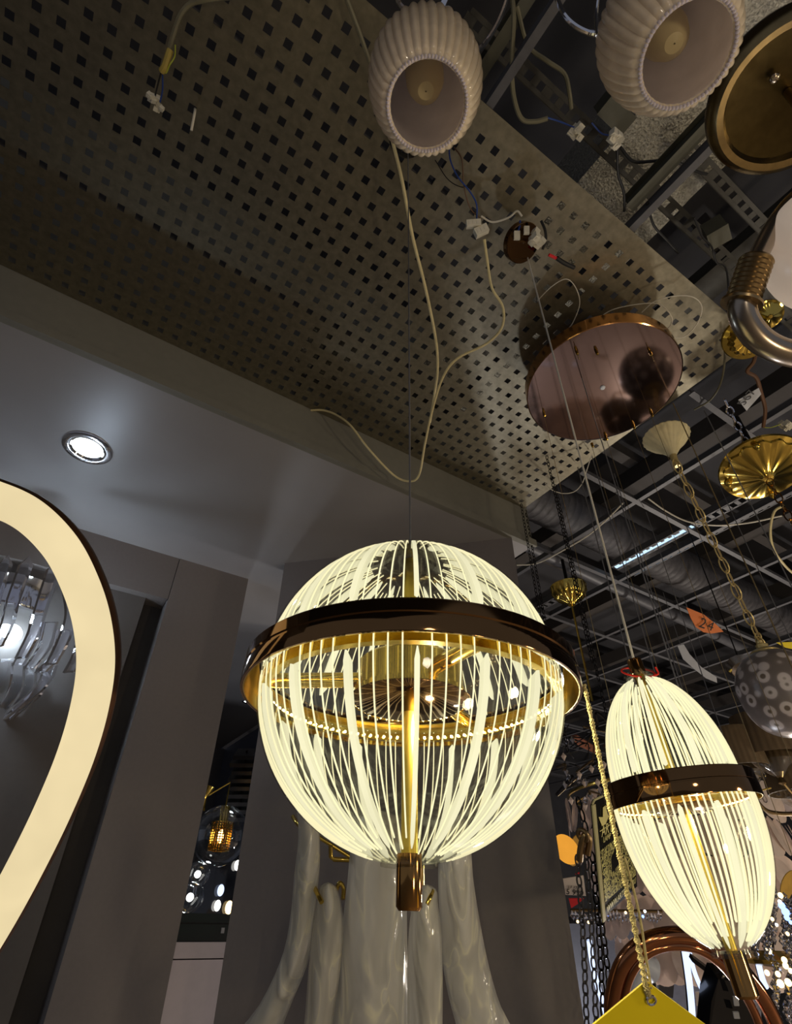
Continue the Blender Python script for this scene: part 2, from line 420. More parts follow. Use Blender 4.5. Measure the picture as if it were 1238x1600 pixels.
# open grid over the shop
b = MB()
GZ = ZC
for k in range(12):
    x = 2.286+.6*k; b.box((x-.013, -3, GZ), (x+.013, 6.6, GZ+.004)); b.box((x-.002, -3, GZ+.004), (x+.002, 6.6, GZ+.04))
for k in range(-5, 9):
    y = 1.188+.6*k
    x0 = 1.86 if y > .3 else 2.286
    b.box((x0, y-.013, GZ-.001), (10.8, y+.013, GZ+.003)); b.box((x0, y-.002, GZ+.003), (10.8, y+.002, GZ+.04))
struct('trim_5', b, 'grid_grey')

# ================================================================ SERVICES ABOVE THE CEILING
def slot_rail(a, b_, wd, pitch=.05, label=None, name='slotted_rail'):
    """perforated steel rail: strip with slots, upstanding flange"""
    a, b_ = Vector(a), Vector(b_); L = (b_-a).length; x = (b_-a).normalized(); z = Vector((0, 0, 1)); y = z.cross(x)
    m = MB(); n = int(L/pitch)
    for s_ in (-1, 1): m.obox((a+b_)/2+y*s_*wd*.36, x*L/2, y*wd*.14, z*.001)
    for i in range(n+1):
        m.obox(a+x*(pitch*i+pitch*.2), x*pitch*(.24 if i % 3 else .34), y*wd*.23, z*.001)
    m.obox((a+b_)/2+y*wd/2+z*.015, x*L/2, y*.001, z*.016)
    o = m.build(name, 'rail_steel'); o['label'] = label; o['category'] = 'rail'; return o
slot_rail((.35, .2, 3.6), (2.28, .2, 3.6), .05, label='slotted steel rail running behind the two ribbed glass shades')
slot_rail((1.2, .06, 3.72), (4.6, .06, 3.72), .05, label='slotted steel rail passing the small grey junction box')
def beam(label, a, b_, wd, ht, m='steel_beam'):
    o = MB().bar(a, b_, wd, .004).bar(Vector(a)+Vector((0, 0, ht/2)), Vector(b_)+Vector((0, 0, ht/2)), .004, ht).bar(Vector(a)+Vector((0, 0, ht)), Vector(b_)+Vector((0, 0, ht)), wd, .004).build('steel_beam', m)
    o['label'] = label; o['category'] = 'beam'
a1 = zp(972, 338, 3.43); a2 = zp(1128, 168, 3.43)
beam('dark steel beam crossing the silver insulation below the second ribbed shade', (a1.x, a1.y-.03, 3.43), (a1.x, -1.2, 3.43), .035, .05)
beam('olive steel beam beside the first ribbed glass shade', zp(745, 125, 3.6), zp(850, -40, 3.6), .035, .05)
# foil wrapped duct
def foil(label, x0, x1, y0, y1, z0, z1):
    b = MB(); nx, ny = 8, 60
    P = [(x0, z1), (x0, z0)]+[(x0+(x1-x0)*i/nx, z0) for i in range(1, nx)]+[(x1, z0), (x1, z1)]
    vs = []; fs = []
    for j in range(ny+1):
        y = y0+(y1-y0)*j/ny
        for (x, z) in P:
            q = mn.noise(Vector((x*9, y*9, z*3)))*.03+mn.noise(Vector((x*30, y*30, 3)))*.008
            vs.append((x+q*.4, y, z+q))
    m = len(P)
    for j in range(ny):
        for i in range(m): fs.append((j*m+i, j*m+(i+1) % m, (j+1)*m+(i+1) % m, (j+1)*m+i))
    fs += [tuple(range(m)), tuple(ny*m+i for i in range(m))[::-1]]
    o = b.add(vs, fs).build('foil_duct', 'foil'); o['label'] = label; o['category'] = 'duct'
foil('foil wrapped duct above the perforated ceiling, crumpled silver underside', 1.02, 1.42, -2.0, 1.5, 3.8, 4.05)
foil('narrow foil wrapped duct above the perforated ceiling near the bulkhead', .42, .66, 1.25, 1.52, 3.55, 3.7)
# spiral ducts over the grid
def spiral(label, a, b_, r, name='round_duct'):
    a, b_ = Vector(a), Vector(b_); n = int((b_-a).length/.06); m = MB()
    P = []; R = []
    for i in range(n):
        for t, k in ((0, 1), (.8, 1), (.86, 1.015), (.94, 1.015)): P.append(a.lerp(b_, (i+t)/n)); R.append(r*k)
    o = m.tube(P, R, 20).build(name, 'duct_metal'); o['label'] = label; o['category'] = 'duct'
spiral('thick round spiral duct starting behind the bulkhead corner', (2.0, 1.9, 3.95), (8.5, 1.95, 3.95), .16)
o = MB().tube([(2.2, 2.02, 3.62), (8.5, 2.3, 3.62)], .045, 14).build('water_pipe', 'grid_grey'); o['label'] = 'slim grey pipe running under the round spiral duct'; o['category'] = 'pipe'
o = MB().box((2.1, -1.5, 4.25), (2.26, 6.2, 4.32)).build('cable_tray', 'rail_steel'); o['label'] = 'dark cable tray high above the open ceiling grid'; o['category'] = 'tray'
b = MB()
for k in range(5): b.box((3.1+k*1.3, -2, 4.2), (3.22+k*1.3, 6.4, 4.34))
for k in range(5): b.box((1.95, .2+k*1.3, 4.34), (10, .28+k*1.3, 4.44))
struct('ceiling_beams', b, 'groove_dark')
# perforated light trays with fluorescent tubes
def light_tray(x, y0, y1, z, wd, lit, label):
    t = thing('light_tray', label, 'light', (x, y0, z))
    b = MB(); n = int(abs(y1-y0)/.05)
    for s_ in (-1, 1): b.box((x+s_*wd*.42-wd*.1, y0, z), (x+s_*wd*.42+wd*.1, y1, z+.002))
    for i in range(n): b.box((x-wd*.4, y0+i*.05, z), (x+wd*.4, y0+i*.05+(.022 if i % 3 else .034), z+.002))
    b.box((x-wd*.52, y0, z), (x-wd*.5, y1, z+.04)); b.box((x+wd*.5, y0, z), (x+wd*.52, y1, z+.04))
    b.build('perforated_cover', 'grid_grey', t)
    if lit: MB().tube([(x, y1-lit, z+.025), (x, y1-.01, z+.025)], wd*.38, 10).build('fluorescent_tube', 'tray_tube', t)
light_tray(2.78, -2.5, 1.72, 3.43, .07, .55, 'perforated light tray glowing bluish white at one end')
light_tray(2.96, -2.5, 1.72, 3.44, .04, .5, 'narrow perforated light tray beside the glowing one')
light_tray(2.78, 1.98, 3.6, 3.43, .07, .0, 'short perforated tray behind the gold fluted cup')
# junction boxes
def jbox(label, P, rtv, upv, dv, m='steel_beam'):
    t = thing('junction_box', label, 'box', P); b = MB().obox(P, rtv, upv, dv); b.build('box_body', m, t)
    MB().obox(Vector(P)-Vector(dv)*1.05, Vector(rtv)*1.06, Vector(upv)*1.06, Vector(dv)*.12).build('box_lid', m, t)
jbox('olive junction box under the second ribbed glass shade', zp(960, 175, 3.56), (.05, 0, 0), (0, .028, 0), (0, 0, .03))
jbox('small grey junction box left of the opal globe', zp(1118, 362, 3.5), (.028, .01, 0), (-.01, .03, 0), (0, 0, .035))

# ================================================================ WIRES
def Z(*a): return [zp(x, y, z) for (x, y, z) in a]
wire('ceiling_cable', 'thick cream flat cable falling straight from behind the ribbed glass shade', Z((612, 215, 3.36), (628, 280, 3.34), (645, 370, 3.31), (665, 450, 3.28), (681, 530, 3.25), (684, 575, 3.23), (680, 610, 3.22), (672, 660, 3.2)), .0052, 'cream_cable')
wire('ceiling_cable', 'white cable looping from the white connector down to the bulkhead edge', Z((757, 374, 3.3), (762, 410, 3.27), (769, 450, 3.24), (786, 480, 3.22), (784, 512, 3.2), (760, 537, 3.19), (715, 560, 3.18), (692, 590, 3.17), (676, 640, 3.15), (664, 695, 3.12), (655, 742, 3.1), (640, 752, 3.1), (615, 742, 3.13), (575, 700, 3.2), (548, 665, 3.28), (525, 648, 3.35), (505, 641, 3.385), (486, 641, 3.395)), .0046, 'cream_cable')
wire('ceiling_cable', 'thin blue wire hanging beside the ribbed glass shade', Z((702, 228, 3.38), (704, 250, 3.36), (715, 275, 3.35), (735, 300, 3.34), (745, 320, 3.33), (745, 345, 3.33)), .0022, 'blue_cable')
wire('ceiling_cable', 'thin brown wire hanging beside the blue wire', Z((710, 230, 3.38), (722, 250, 3.36), (725, 290, 3.35), (735, 325, 3.34), (752, 342, 3.33)), .002, 'brown_cable')
wire('ceiling_cable', 'short white cable arching from the white connector to the brown canopy', Z((752, 338, 3.33), (770, 347, 3.32), (795, 340, 3.32), (808, 330, 3.32), (816, 338, 3.31)), .003, 'white_cable')
wire('ceiling_cable', 'thin twisted wire from the dark canopy behind the ribbed shade', Z((680, 250, 3.38), (700, 280, 3.37), (720, 292, 3.37), (735, 290, 3.36)), .0014, 'dark_metal')
wire('ceiling_cable', 'dim grey cable entering at the top left with frayed end', Z((420, -15, 3.36), (395, -8, 3.36), (350, -4, 3.36), (320, 0, 3.35), (298, 6, 3.35), (283, 22, 3.34), (273, 48, 3.33), (265, 75, 3.32)), .006, 'grey_cable')
wire('ceiling_cable', 'olive cable rising past the left side of the ribbed shade', Z((535, -20, 3.36), (552, 25, 3.35), (565, 60, 3.35), (582, 110, 3.35), (600, 170, 3.35)), .0055, 'grey_cable')
wire('ceiling_cable', 'olive cable loop over the dark opening right of the first ribbed shade', Z((800, -10, 3.5), (803, 30, 3.45), (800, 100, 3.42), (803, 150, 3.4), (815, 185, 3.39), (835, 190, 3.39), (856, 185, 3.39)), .0062, 'grey_cable')
wire('ceiling_cable', 'olive cable arching behind the second ribbed shade towards the rail', Z((808, 10, 3.6), (825, 70, 3.58), (855, 95, 3.55), (882, 115, 3.53), (890, 145, 3.5), (893, 170, 3.5)), .006, 'grey_cable')
wire('ceiling_cable', 'blue core ending in the left white terminal block', Z((856, 184, 3.39), (875, 190, 3.39), (900, 200, 3.38)), .0022, 'blue_cable')
wire('ceiling_cable', 'blue core ending in the right white terminal block', Z((925, 192, 3.4), (940, 208, 3.4), (956, 212, 3.39)), .0022, 'blue_cable')
wire('ceiling_cable', 'pair of black cables hanging below the right white terminal block', Z((965, 225, 3.4), (966, 270, 3.42), (975, 300, 3.43), (976, 330, 3.44)), .004, 'black_rubber')
wire('ceiling_cable', 'black cable crossing the silver insulation', Z((970, 230, 3.5), (990, 252, 3.5), (1020, 252, 3.5), (1050, 250, 3.5), (1090, 268, 3.5), (1105, 272, 3.5)), .0045, 'black_rubber')
wire('ceiling_cable', 'black cable drooping from the beam end past the slotted rail', Z((1012, 315, 3.42), (1016, 335, 3.42), (1024, 355, 3.42), (1042, 375, 3.43), (1060, 395, 3.45)), .004, 'black_rubber')
wire('ceiling_cable', 'tangled black cable beneath the small junction box', Z((1085, 340, 3.44), (1098, 370, 3.43), (1112, 385, 3.43), (1120, 410, 3.45), (1135, 420, 3.45), (1140, 470, 3.45)), .003, 'black_rubber')
wire('ceiling_cable', 'thin pale wire looping left of the rose gold canopy', Z((840, 470, 3.37), (862, 448, 3.36), (885, 436, 3.35), (900, 450, 3.34), (906, 475, 3.33), (895, 505, 3.32), (882, 520, 3.31)), .0016, 'white_cable')
wire('ceiling_cable', 'thin pale wire looping to the right above the rose gold canopy', Z((938, 495, 3.37), (960, 483, 3.36), (1000, 475, 3.34), (1030, 475, 3.32), (1047, 490, 3.3), (1050, 505, 3.3), (1033, 525, 3.3)), .0016, 'white_cable')
wire('ceiling_cable', 'larger pale wire loop on the right of the rose gold canopy', Z((1003, 488, 3.36), (1025, 470, 3.35), (1060, 462, 3.34), (1085, 465, 3.33), (1097, 480, 3.32), (1090, 505, 3.31), (1070, 526, 3.3), (1045, 527, 3.3)), .0018, 'white_cable')
wire('ceiling_cable', 'long pale cable drooping beneath the open grid to the left edge', Z((808, 883, 3.3), (840, 880, 3.28), (880, 860, 3.28), (920, 836, 3.3), (950, 810, 3.33), (975, 785, 3.36)), .004, 'white_cable')
wire('ceiling_cable', 'pale cable sagging between the grid and the fluted brass dish', Z((1013, 779, 3.4), (1040, 798, 3.35), (1075, 815, 3.3), (1120, 821, 3.27), (1170, 817, 3.27), (1222, 806, 3.28)), .004, 'white_cable')
wire('ceiling_cable', 'grey cable curving beneath the small ornate brass cup', Z((1085, 640, 3.4), (1110, 625, 3.38), (1126, 600, 3.37), (1133, 560, 3.37), (1130, 520, 3.38)), .004, 'grey_cable')
wire('ceiling_cable', 'thick grey cable knotted below the small ornate brass cup', Z((1182, 545, 3.3), (1178, 565, 3.28), (1168, 580, 3.27), (1182, 590, 3.26), (1190, 615, 3.24), (1196, 640, 3.22), (1193, 667, 3.2)), .007, 'brown_cable')
wire('ceiling_cable', 'yellow green core leading to the white terminal block at the right edge', Z((1193, 668, 3.2), (1205, 668, 3.2), (1220, 663, 3.2)), .0016, 'yellow_green_cable')
wire('ceiling_cable', 'thin pale wire hanging in a bow below the rose gold canopy', Z((852, 755, 3.33), (862, 765, 3.3), (880, 771, 3.28), (898, 768, 3.28), (910, 755, 3.3), (917, 735, 3.33), (925, 710, 3.36)), .0022, 'white_cable')
wire('ceiling_cable', 'yellow cable curving down at the right edge of the grid', Z((1225, 790, 3.25), (1210, 800, 3.22), (1204, 830, 3.17), (1210, 860, 3.12), (1228, 885, 3.08), (1245, 900, 3.05)), .006, 'cream_cable')
# ceiling hung tail with taped end and crumbly terminals, top left
t = thing('cable_tail', 'taped yellow cable end with two pale terminals hanging at the top left', 'cable end', zp(258, 90, 3.32))
MB().tube(spline(Z((266, 78, 3.32), (262, 90, 3.31), (257, 105, 3.3), (252, 112, 3.3))), [.008]*24+[.007], 8).build('tape', mat('tape_yellow', rgb(170, 150, 70), .5), t)
MB().tube(spline(Z((274, 70, 3.31), (273, 88, 3.31), (265, 102, 3.3), (259, 114, 3.3), (250, 108, 3.3))), .0016, 6).build('earth_core', 'yellow_green_cable', t)
MB().tube(spline(Z((252, 112, 3.3), (246, 135, 3.29), (242, 152, 3.28))), .002, 6).build('black_core', 'black_rubber', t)
MB().tube(spline(Z((254, 115, 3.3), (254, 140, 3.29), (250, 160, 3.28))), .002, 6).build('blue_core', 'blue_cable', t)
def lump(P, r, n=7):
    b = MB()
    for i in range(n):
        c = Vector(P)+Vector((random.uniform(-1, 1), random.uniform(-1, 1), random.uniform(-1, 1)))*r*.7
        x, y, z = [v*r*.42 for v in frame((random.random()-.5, random.random()-.5, 1))]; b.obox(c, x, y, z)
        b.tube([c-z*1.2, c+z*1.25], r*.2, 8)
    return b
lump(zp(238, 157, 3.28), .014).build('terminal', 'terminal_white', t); lump(zp(247, 170, 3.28), .012).build('terminal', 'terminal_white', t)
def terminal(label, P, r):
    o = lump(P, r, 10).build('terminal_block', 'terminal_white'); o['label'] = label; o['category'] = 'terminal'
terminal('left crumbly white terminal block over the dark ceiling opening', zp(903, 207, 3.38), .02)
terminal('right crumbly white terminal block hanging below the second ribbed shade', zp(959, 217, 3.38), .022)
terminal('white terminal block near the right edge above the fluted brass dish', zp(1229, 665, 3.2), .02)
b = MB()
for k in range(3): b.tube([zp(1230, 676, 3.2)+Vector((.018*k, 0, .02*k)), zp(1240, 676, 3.2)+Vector((.018*k, 0, .02*k))], .011, 8)
def plug(label, px, py, z, a, b_, c):
    P = zp(px, py, z); t = thing('wire_connector', label, 'connector', P)
    x, y, zz = rt.copy(), up.copy(), fw.copy()
    ca, sa = math.cos(a), math.sin(a); X = x*ca+y*sa; Y = y*ca-x*sa
    MB().obox(P, X*b_, Y*c, zz*c).build('housing', 'terminal_white', t)
    q = MB()
    for k in (-1, 0, 1): q.obox(P-zz*c+X*(b_*.55*k), X*b_*.16, Y*c*.5, zz*.0012)
    q.build('clamp', 'white_cable', t)
plug('upper white push connector beside the blue wire', 740, 350, 3.32, .08, .022, .010)
plug('lower pale push connector with the looping cable leaving it', 752, 361, 3.31, .45, .021, .012)
wire('short_screw', 'thin white screw poking through a hole of the perforated ceiling', Z((305, 170, 3.41), (304, 178, 3.36), (299, 204, 3.33)), .0035, 'white_cable', 'screw')

# ================================================================ DOWNLIGHTS
def downlight(P, R, label):
    t = thing('downlight', label, 'downlight', P)
    prof = [(R*.62, .0), (R*.66, -.006), (R*.8, -.010), (R*.97, -.006), (R, 0), (R, .002)]
    MB().lathe(prof, P, n=40).build('bezel', 'chrome', t)
    MB().lathe([(R*.62, 0), (R*.55, .012), (R*.5, .02)], P, n=32).build('reflector', 'chrome', t)
    MB().lathe([(.0001, -.001), (R*.3, -.001), (R*.52, .0), (R*.6, .001)], Vector(P)+Vector((0, 0, -.001)), n=32).build('lens', 'downlight', t)
p = zp(137, 700, ZS); downlight(p, .098, 'round chrome downlight set in the grey soffit')
p = zp(388, 1096, ZS); downlight(p, .055, 'small bright downlight just left of the big glowing sphere')

# ================================================================ GLOWING PENDANTS
def pendant(name, label, cc, axis, R, prof_up, prof_dn, ringR, ringH, nthick, nthin, finw, find, ref, hub, tw, lower, cable_to, cable_m, top_tube=None, power=4):
    """two clear acrylic domes with lit grooves, metal girdle, hub, arms, stem"""
    x, y, z = frame(axis, ref); cc = Vector(cc)
    t = thing(name, label, 'pendant lamp', cc)
    for nm, prof, sg in (('upper_dome', prof_up, 1), ('lower_dome', prof_dn, -1)):
        inner = [(max(.001, r-.005), h) for r, h in prof][::-1]
        dome = MB().lathe([(r, h) for r, h in prof]+inner, cc, z, 72, closed=True, ref=ref).build(nm, 'acrylic', t)
        g = MB(); fb = MB(); P = prof; N = len(P); total = nthick*(nthin+1)
        for i in range(total):
            a = 2*PI*(i+.25)/total; d = x*math.cos(a)+y*math.sin(a); tn = y*math.cos(a)-x*math.sin(a)
            if i % (nthin+1) == 0:
                k0 = int(N*.09); k1 = int(N*(.87 if name == 'spherical_pendant' else .955)); vs = []; fs = []; K = k1-k0
                for k in range(k0, k1+1):
                    r, h = P[min(k, N-1)]; u_ = (k-k0)/K; e = min(1, math.sqrt(max(0, min(u_*30, (1-u_)*12))))*.75+.25
                    ri = max(.004, r-.002); dd = find*e*(1-.35*u_); w_ = min(finw*e*(1-.25*u_), r*.13)
                    o_ = cc+z*h
                    nrm_ = Vector((r, 0, h*1.0)); ln = math.hypot(r, h) or 1
                    ni = d*(r/ln)+z*(h/ln)
                    p0 = o_+d*ri; vs += [p0-tn*w_/2, p0+tn*w_/2, p0+tn*w_/2-ni*dd, p0-tn*w_/2-ni*dd]
                for k in range(K):
                    for q in range(4): fs.append((k*4+q, k*4+(q+1) % 4, (k+1)*4+(q+1) % 4, (k+1)*4+q))
                fs += [(3, 2, 1, 0), (K*4, K*4+1, K*4+2, K*4+3)]
                fb.add(vs, fs)
            else:
                pts = []; rr = []
                kk = int(N*random.choice((.84, .9, .95)))-1
                for k in range(0, kk+1):
                    r, h = P[k]; pts.append(cc+z*h+d*(r-.0025)); rr.append(min(tw, r*.022+.00035))
                g.tube(pts, rr, 4)
        g.build('lit_groove', 'groove_light', dome); fb.build('lit_fin', 'fin_light', dome)
    h = ringH/2
    q = ringR/.283
    MB().lathe([(ringR-.004*q, -h), (ringR-.001*q, -h), (ringR, -h+.002*q), (ringR, -.002*q), (ringR-.003*q, -.001*q), (ringR-.003*q, .003*q), (ringR-.001*q, .005*q), (ringR-.001*q, h-.003*q), (ringR-.004*q, h), (R+.001*q, h), (R+.001*q, h-.003*q), (ringR-.004*q, h-.003*q)], cc, z, 96, closed=True, ref=ref).build('girdle_ring', 'bronze_mirror', t)
    MB().lathe([(ringR-.0045*q, -h+.0005*q), (ringR-.0065*q, -h+.0005*q), (ringR-.0065*q, h-.012*q), (R+.001*q, h-.012*q), (R+.001*q, h-.010*q), (ringR-.0045*q, h-.010*q)], cc, z, 96, closed=True, ref=ref).build('inner_band', 'gold', t)
    MB().lathe([(R-.006*q, -h+.018*q), (R-.006*q, -h+.001*q), (R-.020*q, -h+.001*q), (R-.020*q, -h+.003*q), (R-.009*q, -h+.004*q), (R-.009*q, -h+.018*q)], cc, z, 72, closed=True, ref=ref).build('gold_rim', 'gold', t)
    bd = MB()
    for i in range(110):
        a = 2*PI*i/110; bd.ball(cc+(x*math.cos(a)+y*math.sin(a))*(R-.0125*q)+z*(-h+.009*q), .0026*q, 6, 4)
    bd.build('led_strip', 'led_strip', t)
    hr, h0_, h1_ = hub
    hb = MB().lathe([(.001, h1_), (hr*.94, h1_), (hr, h1_-hr*.06), (hr, h0_+hr*.12), (hr*1.04, h0_+hr*.1), (hr*1.04, h0_), (.001, h0_)], cc, z, 48, ref=ref).build('hub', 'gold', t)
    MB().lathe([(.001, h0_), (hr*1.08, h0_), (hr*1.12, h0_-hr*.03), (hr*1.1, h0_-hr*.07), (hr*.9, h0_-hr*.17), (hr*.5, h0_-hr*.24), (.001, h0_-hr*.26)], cc, z, 48, ref=ref).build('hub_dish', 'bronze_mirror', t)
    L_ = bpy.data.lights.new('pendant_light', 'POINT'); L_.energy = power; L_.color = (1, .87, .6); L_.shadow_soft_size = .004
    lo = bpy.data.objects.new('pendant_light', L_); C.objects.link(lo); lo.parent = t; lo.location = z*(h0_-hr*.5)+x*hr*.4-y*hr*.3
    for k in range(3):
        a = 2*PI*(k/3)+PI; d = x*math.cos(a)+y*math.sin(a); zz = z*(.5*(h0_+h1_))
        MB().tube([cc+zz+d*hr*.9, cc+zz*.7+d*(R-.010)], hr*.14, 14).build('arm', 'gold', t)
    (zl0, zl1, rl) = lower; rs = top_tube[2] if top_tube else .01
    MB().tube([cc+z*(prof_up[-1][1]+.004), cc+z*(zl1)], rs, 20).build('stem', 'gold_satin', t)
    MB().lathe([(.001, zl0), (rl*.8, zl0), (rl, zl0+.003), (rl, zl1), (rl*.8, zl1), (.001, zl1)], cc, z, 32).build('end_tube', 'gold_dark', t)
    zt = prof_up[-1][1]
    MB().lathe([(.001, zt+.006), (prof_up[-1][0]+.003, zt+.004), (prof_up[-1][0]+.004, zt), (prof_up[-1][0]+.001, zt-.004), (.001, zt-.004)], cc, z, 32).build('top_cap', 'acrylic', t)
    zb_ = prof_dn[-1][1]
    MB().lathe([(rl, zb_+.004), (prof_dn[-1][0]+.001, zb_+.002), (prof_dn[-1][0]+.001, zb_-.003), (rl, zb_-.004)], cc, z, 32, closed=True).build('bottom_collar', 'acrylic', t)
    if top_tube:
        MB().lathe([(.001, zt+top_tube[1]), (top_tube[0]*.9, zt+top_tube[1]), (top_tube[0], zt+top_tube[1]-.004), (top_tube[0], zt), (.001, zt)], cc, z, 32).build('top_tube', 'gold_dark', t)
    ct = cc+z*(zt+(top_tube[1] if top_tube else 0))
    MB().tube([ct, Vector(cable_to)], .0014 if name == 'spherical_pendant' else .0022, 8).build('suspension_cable', cable_m, t)
    return t
def arcprof(R, a0, a1, n=26): return [(R*math.cos(math.radians(a0+(a1-a0)*i/n)), R*math.sin(math.radians(a0+(a1-a0)*i/n))) for i in range(n+1)]
K = .62
d0 = ray(641, 1100); d0 = d0/math.hypot(d0.x, d0.y)*.93*K
BC = CAM+Vector((d0.x, d0.y, .33*K))
tilt = rt*.012
RS = .257*K
pendant('spherical_pendant', 'large glowing sphere pendant of clear grooved acrylic with a bronze girdle', BC, Vector((0, 0, 1))+tilt, RS,
        arcprof(RS, 4, 80), arcprof(RS, -1, -81), .283*K, .05*K, 16, 4, .0068*K, .016*K, (rt.x, rt.y, 0), (.092*K, -.018*K, .045*K), .0013*K,
        (-.31*K, -.243*K, .0185*K), (BC.x+.01, BC.y, ZC), 'steel_cable', (.006*K, .012*K, .0125*K), 4)
MB().lathe([(.0001, ZC-.03-.002), (.03, ZC-.03), (.05, ZC-.015), (.055, ZC)], (BC.x+.01, BC.y, 0), n=32).build('ceiling_cup', 'black_gloss').update_tag()
o = bpy.data.objects['ceiling_cup']; o['label'] = 'dark ceiling cup holding the thin cable of the big sphere'; o['category'] = 'ceiling cup'
# elongated pendant
K2 = .85
P0 = at(1065, 1240, .95*K2)
pB = P0+Vector((0, 0, vz(P0, 1492))); pT = P0+Vector((0, 0, vz(P0, 1056)))
axis = (pT-rt*.024*K2)-(pB+rt*.003); PL = axis.length; axis.normalize(); c2 = P0-rt*.0035
lb = -(c2-pB).dot(axis)*1; lt = (pT-c2).dot(axis)
def eggprof(R, L, r1, n=26, p=1.75):
    out = []
    for i in range(n+1):
        t = i/n; r = R*(1-t**2.2)**.56; out.append((max(r1, r), L*t))
    return out
eu = [(r, h) for r, h in eggprof(.108*K2, lt, .026*K2)]; eu = [(r, .012+h*(lt-.012)/lt) for r, h in eu]
ed = [(r, -h) for r, h in eggprof(.116*K2, -lb, .03*K2)]; ed = [(r, -.012+h*(-lb-.012)/-lb) for r, h in ed]
pendant('oval_pendant', 'smaller elongated glowing acrylic pendant with a gold girdle, right of the sphere', c2, axis, .114*K2,
        eu, ed, .126*K2, .04*K2, 12, 5, .0075*K2, .014*K2, (rt.x, rt.y, 0), (.05*K2, -.02*K2, .012*K2), .0017*K2,
        (lb-.05*K2, lb+.004, .0165*K2), zp(824, 400, 3.31), 'white_cable', (.0145*K2, .034*K2, .0085*K2), 3.5)
o = MB().tube(spline([c2+axis*(lt+.007)+(rt*math.cos(a)*.026+fw*math.sin(a)*.026) for a in [k*.5 for k in range(-3, 10)]]), .0016, 6).tube(spline([c2+axis*(lt+.007)+rt*.016-fw*.021, c2+axis*(lt+.011)+rt*.026-fw*.02, c2+axis*(lt+.022)+rt*.025-fw*.02]), .0015, 6).build('red_string', 'red_string')
o['label'] = 'red string tied round the neck of the elongated pendant'; o['category'] = 'string'

# ================================================================ RIBBED SHADE CHANDELIER (overhead)
hubP = at(820, -150, .95)
t = thing('ribbed_chandelier', 'chrome chandelier overhead with two ribbed pearly glass shades', 'chandelier', hubP)
MB().lathe([(.001, -.08), (.03, -.07), (.045, 0), (.03, .06), (.012, .1), (.012, 1.0-.3)], hubP, n=24).build('centre_body', 'chrome', t)
def ribshade(px, py, d, opx, opy, ropen, rbody, tx=0, ty=0):
    P = at(px, py, d); dz = vz(P, opy); zo = dz
    ax = Vector((0, 0, 1)); O = P+Vector((0, 0, zo))
    ax = Vector((tx, ty, 1)).normalized(); O = P-ax*abs(zo)
    L = abs(zo)
    prof = [(ropen*.93, .003), (ropen, -.002), (ropen*1.06, .003), (ropen*1.2, .012), (rbody*.93, L*.45), (rbody, L*.85), (rbody*.97, L*1.25), (rbody*.8, L*1.65), (rbody*.5, L*1.92), (rbody*.25, L*2.02)]
    prof2 = spline([Vector((r, h, 0)) for r, h in prof], 4); outer = [(v.x, v.y) for v in prof2]
    NR = 38
    sh = MB().lathe(outer, O, ax, NR*8, mod=lambda a, s_: 1+(.045*abs(math.sin(a*NR/2))-.02)*min(1, .35+s_*2.5)).build('glass_shade', 'opal_pearl', t)
    ins = [(ropen*.93, .003), (rbody*.84, L*.45), (rbody*.92, L*.85), (rbody*.88, L*1.25), (rbody*.6, L*1.7), (.02, L*1.85)]
    ins = [(v.x, v.y) for v in spline([Vector((r, h, 0)) for r, h in ins], 4)]
    MB().lathe(ins, O, ax, 64).build('shade_lining', 'opal', sh)
    br = MB(); x, y, z = frame(ax)
    for k in range(NR*2):
        a = 2*PI*k/(NR*2); br.ball(O+(x*math.cos(a)+y*math.sin(a))*ropen*1.0, ropen*.05, 8, 5)
    br.build('braided_rim', 'opal', sh)
    rb = ropen*.52
    MB().lathe([(.001, L*.5), (rb*.4, L*.52), (rb*.8, L*.66), (rb, L*.9), (rb*1.05, L*1.2), (rb*.6, L*1.5), (rb*.5, L*1.8)], O, ax, 28).build('bulb', 'bulb_cream', t)
    MB().lathe([(.001, L*2.16), (rbody*.3, L*2.12), (rbody*.36, L*1.95), (.001, L*1.9)], O, ax, 24).build('lamp_holder', 'chrome', t)
    return P, ax, L
q1 = ribshade(664, 122, .82, 671, 166, .054, .083)
q2 = ribshade(1036, 52, .80, 1062, 86, .060, .090)
wa = spline([q1[0]+q1[1]*q1[2]*1.1, at(720, -50, .9), at(770, -60, .95), hubP], 6)
MB().tube(wa, .006, 8).build('chrome_arm', 'chrome', t)
MB().tube(spline([at(742, 84, .86), at(762, 62, .9), at(780, 30, .93), at(793, -10, .95), at(800, -70, .95)], 6), .0042, 8).build('chrome_arm', 'chrome', t)
MB().tube(spline([at(850, -70, .92), at(865, -20, .9), at(878, 15, .88), at(897, 38, .87), at(925, 52, .86), at(950, 50, .86)], 6), .0042, 8).build('chrome_arm', 'chrome', t)
MB().tube(spline([at(952, -60, .84), at(938, -20, .86), at(932, 20, .86), at(934, 55, .85)], 6), .003, 8).build('chrome_arm', 'chrome', t)
MB().tube(spline([q2[0]+q2[1]*q2[2]*1.1, at(980, -80, .9), at(900, -120, .95), hubP], 6), .006, 8).build('chrome_arm', 'chrome', t)
MB().tube(spline([at(621, -6, .84), at(625, 6, .85), at(640, 20, .86)], 6), .004, 8).build('chrome_arm', 'chrome', t)

